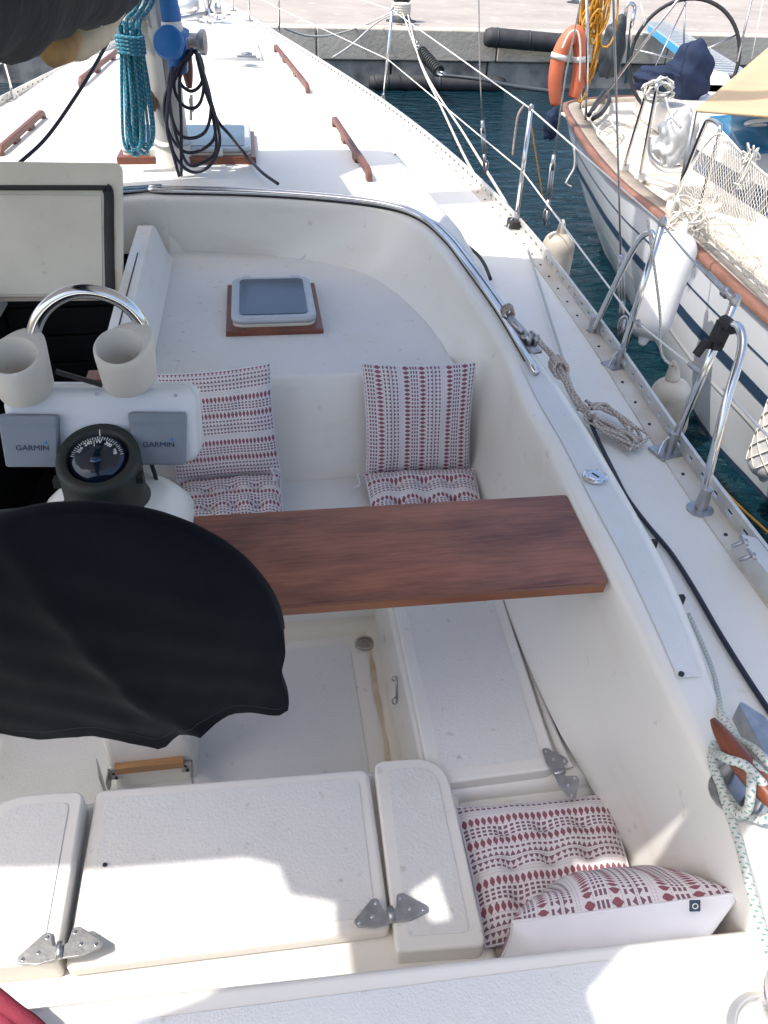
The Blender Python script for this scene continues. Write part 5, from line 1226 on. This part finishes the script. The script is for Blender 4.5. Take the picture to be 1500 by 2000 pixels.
link('waterway', grid_me([[inward(i, .036) + Vector((0, 0, .012)), inward(i, .17) + Vector((0, 0, .012)), inward(i, .172) + Vector((0, 0, -.05))] for i in range(NN)]), 'teak_grey', nb, True)
me = pydata([tuple(inward(i, .16) + Vector((0, 0, -.02))) for i in range(NN)] + [(6.2, 8.6, NZ - .02), (6.2, -3, NZ - .02)], [tuple(range(NN + 2))]); recalc(me)
if me.polygons[0].normal.z < 0: me.flip_normals()
link('deck', me, 'neighbour_deck', nb)
# deck seams: panels
for k in range(9):
    y = 3.0 + k * .62; x = 2.75 + .05 * k
    box('deck_panel', x + .02, x + .50, y, y + .58, NZ - .02, NZ + .004, 'neighbour_deck', nb, .006, 2)
# trunk cabin with navy band
trunk = [(3.28, -2.5), (3.28, 4.4), (3.38, 6.0), (3.6, 7.0), (5.3, 7.0), (5.3, -2.5)]
slab('cabin_trunk', trunk, [.02, .3, .3, .15, .1, .02], NZ - .02, NZ + .30, 'gelcoat', nb, .05, 4)
slab('window_band', [(x - .006 if x < 4 else x, y + (.006 if y > 6 else 0)) for x, y in trunk], [.02, .3, .3, .15, .1, .02], NZ + .07, NZ + .21, 'stripe_navy', nb, .0)
slab('cockpit_coaming', [(3.75, 7.1), (5.2, 7.1), (5.1, 8.8), (4.0, 8.7)], .2, NZ - .02, NZ + .24, 'gelcoat', nb, .04, 4)
slab('stern_locker', [(5.233,10.528,0.100)[:2], (5.532,9.578,0.100)[:2], (4.951,8.270,0.100)[:2], (4.270,8.381,0.100)[:2]], .03, NZ, .14, 'gelcoat', nb, .02)
# U-shaped stanchion pairs
def hoop(b1, b2, t1, t2):
    b1, b2, t1, t2 = map(Vector, (b1, b2, t1, t2))
    o = tube('stanchion_hoop', [b1, b1.lerp(t1, .6), t1 - Vector((0, 0, .03)), t1.lerp(t2, .2) + Vector((0, 0, .015)), t1.lerp(t2, .8) + Vector((0, 0, .015)), t2 - Vector((0, 0, .03)), b2.lerp(t2, .6), b2], .0135, 'steel', nb, 12, 5)
    for b in (b1, b2): link('base_block', box_me(b + Vector((0, 0, .02)), .06, .07, .05), 'plastic_white', o)
hoop((2.902,6.196,-0.080), (2.919,5.922,-0.080), (2.750,5.750,0.593), (2.692,5.500,0.615))
hoop((2.819,5.136,-0.080), (2.817,4.779,-0.080), (2.736,4.850,0.522), (2.646,4.500,0.558))
tube('pushpit', [(3.290,8.122,-0.080), (2.960,7.500,0.499), (2.837,7.450,0.992)], .014, 'steel', nb, 12)
tube('pushpit', [(4.635,10.356,-0.080), (3.797,8.600,0.633), (3.793,8.600,0.827), (3.722,8.600,0.855), (3.707,8.600,0.783), (3.751,8.600,0.454)], .018, 'steel', nb, 12, 5)
tube('pushpit', [(3.444,8.697,-0.080), (3.009,7.900,0.691), (2.951,7.900,0.963)], .014, 'steel', nb, 12)
for pts, r_, m_ in (([(3.358,8.117,0.000), (3.223,7.200,0.542), (3.415,6.900,1.043)], .012, 'steel_dull'), ([(4.657,8.000,0.993), (4.626,7.900,0.467)], .01, 'steel_dull'), ([(4.774,8.000,0.956), (4.767,7.900,0.490)], .004, 'rope_white'), ([(4.017,8.000,0.920), (3.659,7.600,0.454)], .006, 'steel_dull'), ([(3.568,8.000,0.911), (3.663,8.000,0.773), (3.643,8.000,0.732)], .006, 'rope_white')):
    tube('backstay', pts, r_, m_, nb, 7)
# steering wheel
wc2 = Vector((4.280,8.300,0.419)); rw = .52
wu = Vector((.93, -.36, 0)).normalized(); wv = Vector((.05, .2, .97)).normalized()
wo = tube('steering_wheel', [wc2 + wu * (rw * math.cos(a)) + wv * (rw * math.sin(a)) for a in [i * 2 * math.pi / 48 for i in range(48)]], .018, 'black_rubber', nb, 10, closed=True)
for k in range(5):
    a = .5 + k * 2 * math.pi / 5; tube('spoke', [wc2, wc2 + wu * (rw * math.cos(a)) + wv * (rw * math.sin(a))], .009, 'steel_dull', wo, 8)
lathe('hub', [(.06, -.04), (.06, .04)], wc2, 'steel', wo, 16, axis=wu.cross(wv))
# things aboard the neighbour
def lump(name, label, cat, c, sx, sy, sz, m, seed=1, top=.0, cr=.05, fq=2.2):
    bm = bmesh.new(); bmesh.ops.create_icosphere(bm, subdivisions=5, radius=1); rnd = random.Random(seed); ph = [rnd.uniform(0, 6) for _ in range(6)]
    for v in bm.verts:
        p = v.co; d = 1 + .10 * math.sin(4 * p.x + ph[0]) * math.cos(3 * p.y + ph[1]) + .06 * math.sin(9 * p.z + ph[2] + 3 * p.x) + cr * (abs(noise.noise(p * fq + Vector((seed, 0, 0)))) * 2 - .5) + cr * .5 * abs(noise.noise(p * fq * 2.7 + Vector((0, seed, 0))))
        v.co = Vector((p.x * sx * d, p.y * sy * d, max(p.z, -.75) * sz * d + (top * max(0, p.z)))) + Vector(c)
    me = bpy.data.meshes.new('mesh'); bm.to_mesh(me); bm.free(); return tag(link(name, me, m, None, True), label, cat)
def sheet_cover(name, label, cat, a, b, w, hgt, m):
    a, b = Vector(a), Vector(b); rows = []
    for i in range(17):
        u = i / 16; r_ = []
        for j in range(15):
            v = j / 14 * math.pi; e = (max(0, 1 - (2 * u - 1) ** 4)) ** .5; r_.append(a.lerp(b, u) + Vector((-w * math.cos(v) * (.75 + .25 * e), .03 * math.sin(5 * v + i), hgt * math.sin(v) ** .7 * (.25 + .75 * e) + .01 * math.sin(i * 2 + j))))
        rows.append(r_)
    return tag(link(name, grid_me(rows), m, None, True), label, cat)
lump('winch_cover', 'tall navy canvas cover over the neighbour\'s helm instruments', 'cover', (4.226,8.000,0.327), .22, .2, .30, 'navy_bag', 4)
lump('sail_bag', 'crumpled navy bag lying on the neighbour\'s deck by the coiled line', 'bag', (3.701,7.600,0.351), .20, .17, .12, 'navy_bag', 6)
lump('plastic_bag', 'crumpled translucent white plastic bag on the neighbour\'s deck', 'bag', (2.978,5.600,0.265), .13, .12, .20, 'plastic_bag', 9, cr=.16, fq=2.0)
lump('blue_bundle', 'blue cloth bundle hanging below the orange lifebuoy over the water', 'bundle', (2.784,7.700,-0.059), .07, .05, .15, 'navy_bag', 12)
# coiled line over the hoop
t = thing('rope_coil', 'small coil of white rope hung on the neighbour\'s first stanchion hoop', 'rope', (2.753,5.600,0.569))
cc = Vector((2.756,5.600,0.600)); rnd = random.Random(11)
link('loops', join_me([tube_me([cc + Vector(((.10 + rnd.uniform(-.02, .02)) * math.cos(a), .03 * math.sin(2 * a + k), (.05 + rnd.uniform(-.015, .015)) * math.sin(a) - .008 * k)) for a in [i * .42 for i in range(15)]], .0065, 7, True) for k in range(7)]), 'rope_white', t, True)
link('loose_end', tube_me(catmull([(2.794,5.550,0.540), (2.837,5.500,0.439), (2.881,5.400,0.379)], 8), .009, 7), 'rope_white', t, True)
for (pp, lab) in (([(3.265,7.973,-0.070),(3.158,7.388,-0.070),(3.377,7.651,-0.070),(3.374,7.390,-0.070),(3.067,6.929,-0.070),(3.123,7.388,-0.070),(3.431,7.881,-0.070),(3.275,7.183,-0.070)], 'tangle of thin white line lying on the neighbour\'s side deck'),):
    tag(tube('loose_line', [Vector(p) + Vector((0, 0, .02)) for p in pp], .008, 'rope_white', None, 6, 8), lab, 'rope')
tag(tube('black_hose', [(3.278,8.028,-0.030),(3.611,8.697,-0.030),(3.973,9.375,-0.030),(3.814,8.848,-0.030),(3.466,8.158,-0.030),(3.256,7.858,-0.030)], .022, 'black_rubber', None, 8, 8), 'black hose looped on the neighbour\'s quarter', 'hose')
tag(tube('chain', [(3.532,7.130,-0.050),(3.274,6.564,-0.050),(3.207,6.195,-0.050),(3.308,6.130,-0.050),(3.450,6.224,-0.050)], .014, 'steel_dull', None, 6, 6), 'dull chain lying in an arc below the plastic bag', 'chain')
tag(tube('chain', [(4.390,8.669,-0.020),(4.170,8.072,-0.020),(4.226,7.924,-0.020)], .014, 'steel_dull', None, 6, 6), 'short dull chain running from the coiled line to the plastic bag', 'chain')
# horseshoe lifebuoy
lb = thing('lifebuoy', 'orange horseshoe lifebuoy with silver bands on the neighbour\'s stern rail', 'lifebuoy', (2.856,7.750,0.033))
hs = [Vector(p) for p in [(2.822,7.750,0.107),(2.779,7.750,0.298),(2.782,7.750,0.504),(2.836,7.750,0.633),(2.904,7.750,0.681),(2.969,7.750,0.595),(3.002,7.750,0.425),(3.001,7.750,0.279),(2.983,7.750,0.164)]]
hsm = catmull(hs, 8)
link('foam_ring', tube_me(hsm, [.042 + .030 * math.sin(math.pi * min(1, i / (len(hsm) - 1))) ** .35 for i in range(len(hsm))], 14), 'buoy_orange', lb, True)
for k in (.24, .70):
    i = int(k * (len(hsm) - 1)); tube('silver_band', [hsm[i], hsm[i + 2]], .078, 'reflective', lb, 14)
tube('buoy_cord', [(2.753,7.620,0.580), (2.809,7.650,0.690), (2.882,7.650,0.707), (2.928,7.620,0.562), (2.966,7.620,0.320)], .009, 'rope_white', lb, 7, 6)
t = thing('rope_coil', 'bright orange floating rope bundle hanging on the neighbour\'s stern rail', 'rope', (3.210,7.900,0.365))
rnd = random.Random(4); mes = []
for k in range(22):
    px = 1150 + rnd.uniform(-8, 28); 
    c = Vector((3.111,7.900,0.792)) + Vector((rnd.uniform(-.10, .12), rnd.uniform(-.1, .1), rnd.uniform(-.05, .12)))
    h = rnd.uniform(.10, .22) if k < 15 else rnd.uniform(.25, .40); w = rnd.uniform(.03, .09)
    mes.append(tube_me([c + Vector((w * math.cos(a), .03 * math.sin(2 * a + k), h * math.sin(a) - (h * .8 if k >= 15 else 0))) for a in [i * .35 for i in range(18)]], .010, 6, True))
link('loops', join_me(mes), 'rope_yellow', t, True)
# outboard-like dark gear at the stern rail
lump('gear_cover', 'dark covered gear standing at the neighbour\'s stern rail beside the orange rope', 'cover', (3.642,8.600,0.453), .12, .12, .30, 'bollard_iron', 15)
# tan awning and blue screen
t = thing('awning', 'tan canvas awning stretched over the neighbour\'s cockpit', 'awning', (3.6, 5, .2))
A0, A1, A2, A3 = Vector((2.758,5.042,0.550)), Vector((3.045,4.596,0.600)), Vector((5.6, 5.6, 1.15)), Vector((4.505,7.200,0.693))
rows = []
for i in range(13):
    u = i / 12; rows.append([A0.lerp(A1, u).lerp(A0.lerp(A3, 1.0).lerp(A2, u * .6), v / 10) - Vector((0, 0, .10 * math.sin(math.pi * u) * math.sin(math.pi * v / 10))) for v in range(11)])
me = grid_me(rows); o = link('canvas', me, 'awning_tan', t, True); sd = o.modifiers.new('s', 'SOLIDIFY'); sd.thickness = .006
tube('hem', [r_[0] for r_ in rows], .010, 'awning_tan', t, 8)
for q in (A0, A3): tube('pole', [q, (q.x + .05, q.y, NZ)], .014, 'steel_dull', t, 8)
t = thing('windscreen', 'blue spray screen under the tan awning on the neighbouring boat', 'windscreen', (3.6, 5, .2))
q = [Vector((3.369,5.934,0.350)), Vector((3.644,5.364,0.420)), Vector((3.898,5.445,0.100)), Vector((3.452,5.466,0.200))]
rows = [[q[0].lerp(q[1], i / 8).lerp(q[3].lerp(q[2], i / 8), j / 6) + Vector((0, 0, .03 * math.sin(math.pi * i / 8))) for i in range(9)] for j in range(7)]
o = link('screen_cloth', grid_me(rows), 'blue_screen', t, True); o.modifiers.new('s', 'SOLIDIFY').thickness = .006
link('window_ring', tube_me([Vector((3.516,5.414,0.400)) + Vector((.12 * math.cos(a), .16 * math.sin(a), .015 - .05 * math.sin(a))) for a in [i * .35 for i in range(18)]], .014, 8, True), 'hatch_frame', t, True)
# safety netting along the neighbour's rail
def netting():
    t = thing('safety_net', 'white safety netting sagging along the neighbour\'s guard rail', 'net', (2.961,4.783,-0.050))
    topn = [(2.652,4.750,0.275), (2.631,4.500,0.525), (2.575,4.100,0.512), (2.530,3.750,0.485), (2.551,3.500,0.467)]
    botn = [(2.445,4.456,-0.020), (2.663,4.594,-0.020), (2.627,4.127,-0.020), (2.560,3.583,-0.020), (2.483,3.078,-0.020)]
    tp_ = resample(catmull(topn, 8), 44); bt = resample(catmull(botn, 8), 44); mes = []; rnd = random.Random(8)
    def q(i, v): 
        i = max(0, min(43, i)); a, b = tp_[i], bt[i]; p = a.lerp(b, v); return p + Vector((-.05 * math.sin(math.pi * v), 0, -.06 * math.sin(math.pi * v) + .012 * math.sin(i * 1.3 + 7 * v)))
    M_ = 18
    for s_ in (1, -1):
        for k in range(-M_, 44 + M_):
            P = [q(k + s_ * j, j / M_) for j in range(M_ + 1) if 0 <= k + s_ * j <= 43]
            if len(P) > 1: mes.append(tube_me(P, .0015, 3))
    o = link('net_mesh', join_me(mes), 'net_white', t); o['kind'] = 'stuff'
    tube('head_rope', tp_, .006, 'rope_white', t, 6); tube('foot_rope', bt, .006, 'rope_white', t, 6)
    c = Vector((2.480,4.350,0.088))
    for k in range(5): tube('bunched_net', jit2(c, k), .006, 'net_white', t, 6, 6)
def jit2(c, k):
    rnd = random.Random(20 + k); return [c + Vector((rnd.uniform(-.10, .16), rnd.uniform(-.1, .1), rnd.uniform(-.12, .12))) for _ in range(7)]
netting()
kq = Vector((2.573,4.000,0.510)); 
t = thing('net_lashing', 'bunched white cord lashing on the neighbour\'s rail above the netting', 'rope', kq)
link('knots', join_me([tube_me(catmull([kq + Vector((random.uniform(-.05, .05), random.uniform(-.04, .04), random.uniform(-.16, .08))) for _ in range(7)], 6), .005, 6) for k in range(5)]), 'rope_white', t, True)
# passerelle
t = thing('gangway', 'aluminium gangway with light blue sides leading to the quay', 'gangway', (5.892,10.000,0.097))
ga0, ga1 = Vector((7.673,16.443,0.020)), Vector((5.566,9.581,0.100)); gd = (ga1 - ga0); gl = gd.length; gd.normalize(); gs = gd.cross(Vector((0, 0, 1))).normalized(); gn = gs.cross(gd)
rot = Matrix((gd, gs, gn)).transposed()
for s_ in (-1, 1):
    link('side_rail', box_me(ga0 + gd * gl / 2 + gs * (.21 * s_), gl, .04, .10, rot), 'alu', t)
    link('side_strip', box_me(ga0 + gd * gl * .45 + gs * (.235 * s_), gl * .55, .012, .09, rot), 'blue_trim', t)
nsl = 30
for k in range(nsl): link('tread_slat', box_me(ga0 + gd * (gl * (k + .5) / nsl) + gn * .02, gl / nsl * .6, .38, .02, rot), 'alu', t)

# ------------------------------------------------------------------ awning over our cockpit (above the frame; its shade fills the cockpit)
AWZ = 1.74
def awning():
    t = thing('cockpit_awning', 'unseen pale awning over the boom and cockpit, outline and holes cut to shape the shade', 'awning', (CX, 1.2, AWZ))
    # where the shade ends on the boat, shadows of other things included; the canvas edge is that line carried up the sun's direction
    SH = [(-0.942,1.006,-0.250),(-0.461,0.965,-0.270),(-0.131,0.955,-0.300),(-0.055,0.926,-0.300),(-0.034,0.856,-0.300),(0.067,0.825,-0.300),(0.073,0.738,-0.320),(-0.109,0.591,0.000),(-0.178,0.558,0.000),(-0.340,0.523,0.000),(-0.351,0.343,0.000),(0.273,0.256,0.000),(0.402,0.430,0.000),(0.569,0.540,0.000),(0.794,0.532,0.000),(0.794,0.560,0.100),(0.781,0.619,0.170),(1.050,0.773,0.000)] + [(1.95, .9, 0), (1.95, 3.75, 0)] + [(1.581,3.939,0.000),(1.121,4.044,0.000),(0.809,3.669,0.330),(0.632,3.881,0.330),(0.467,3.999,0.340),(0.434,4.447,0.340),(0.570,4.639,0.330),(0.817,4.772,0.300),(0.844,5.018,0.300),(0.624,4.938,0.330),(0.313,4.971,0.340),(-0.006,4.600,0.360),(-0.276,4.370,0.360),(-0.683,4.280,0.350)] + [(-1.6, 4.35, .3), (-1.9, 3.6, 0), (-1.95, 1.9, -.3)] + [(-1.079,1.826,-0.700),(-0.944,1.666,-0.700),(-0.922,1.443,-0.700)]
    v = []
    for p in SH:
        p = Vector(p); k = (AWZ - .03 - p.z) / SUN_TO.z; q = p + SUN_TO * k; v.append(Vector((q.x, q.y, AWZ - .03)))
    bm = bmesh.new(); vs = [bm.verts.new(p) for p in v]
    es = [bm.edges.new((vs[i], vs[(i + 1) % len(vs)])) for i in range(len(vs))]
    for H in ([(0.769,0.759,0.060),(0.744,0.837,-0.220),(0.577,0.849,-0.335),(0.611,0.820,-0.335),(0.754,0.785,-0.250)], [(0.234,0.817,-0.285),(0.322,0.857,-0.285),(0.346,0.751,-0.285),(0.273,0.748,-0.285)]):  # made-up holes in the canvas that let sun patches onto coaming and lid
        hv = []
        for p in H:
            p = Vector(p); q = p + SUN_TO * ((AWZ - .03 - p.z) / SUN_TO.z); hv.append(bm.verts.new((q.x, q.y, AWZ - .03)))
        es += [bm.edges.new((hv[i], hv[(i + 1) % len(hv)])) for i in range(len(hv))]
    bmesh.ops.triangle_fill(bm, use_beauty=True, use_dissolve=False, edges=es)
    me = bpy.data.meshes.new('mesh'); bm.to_mesh(me); bm.free()
    o = link('canvas', me, 'awning_white', t); o.modifiers.new('s', 'SOLIDIFY').thickness = .004
    for y in (3.0, 1.2): tube('batten', [(CX - 1.7, y, AWZ - .045), (CX, y, AWZ - .04), (CX + .85, y, AWZ - .045)], .012, 'alu', t, 8)
awning()
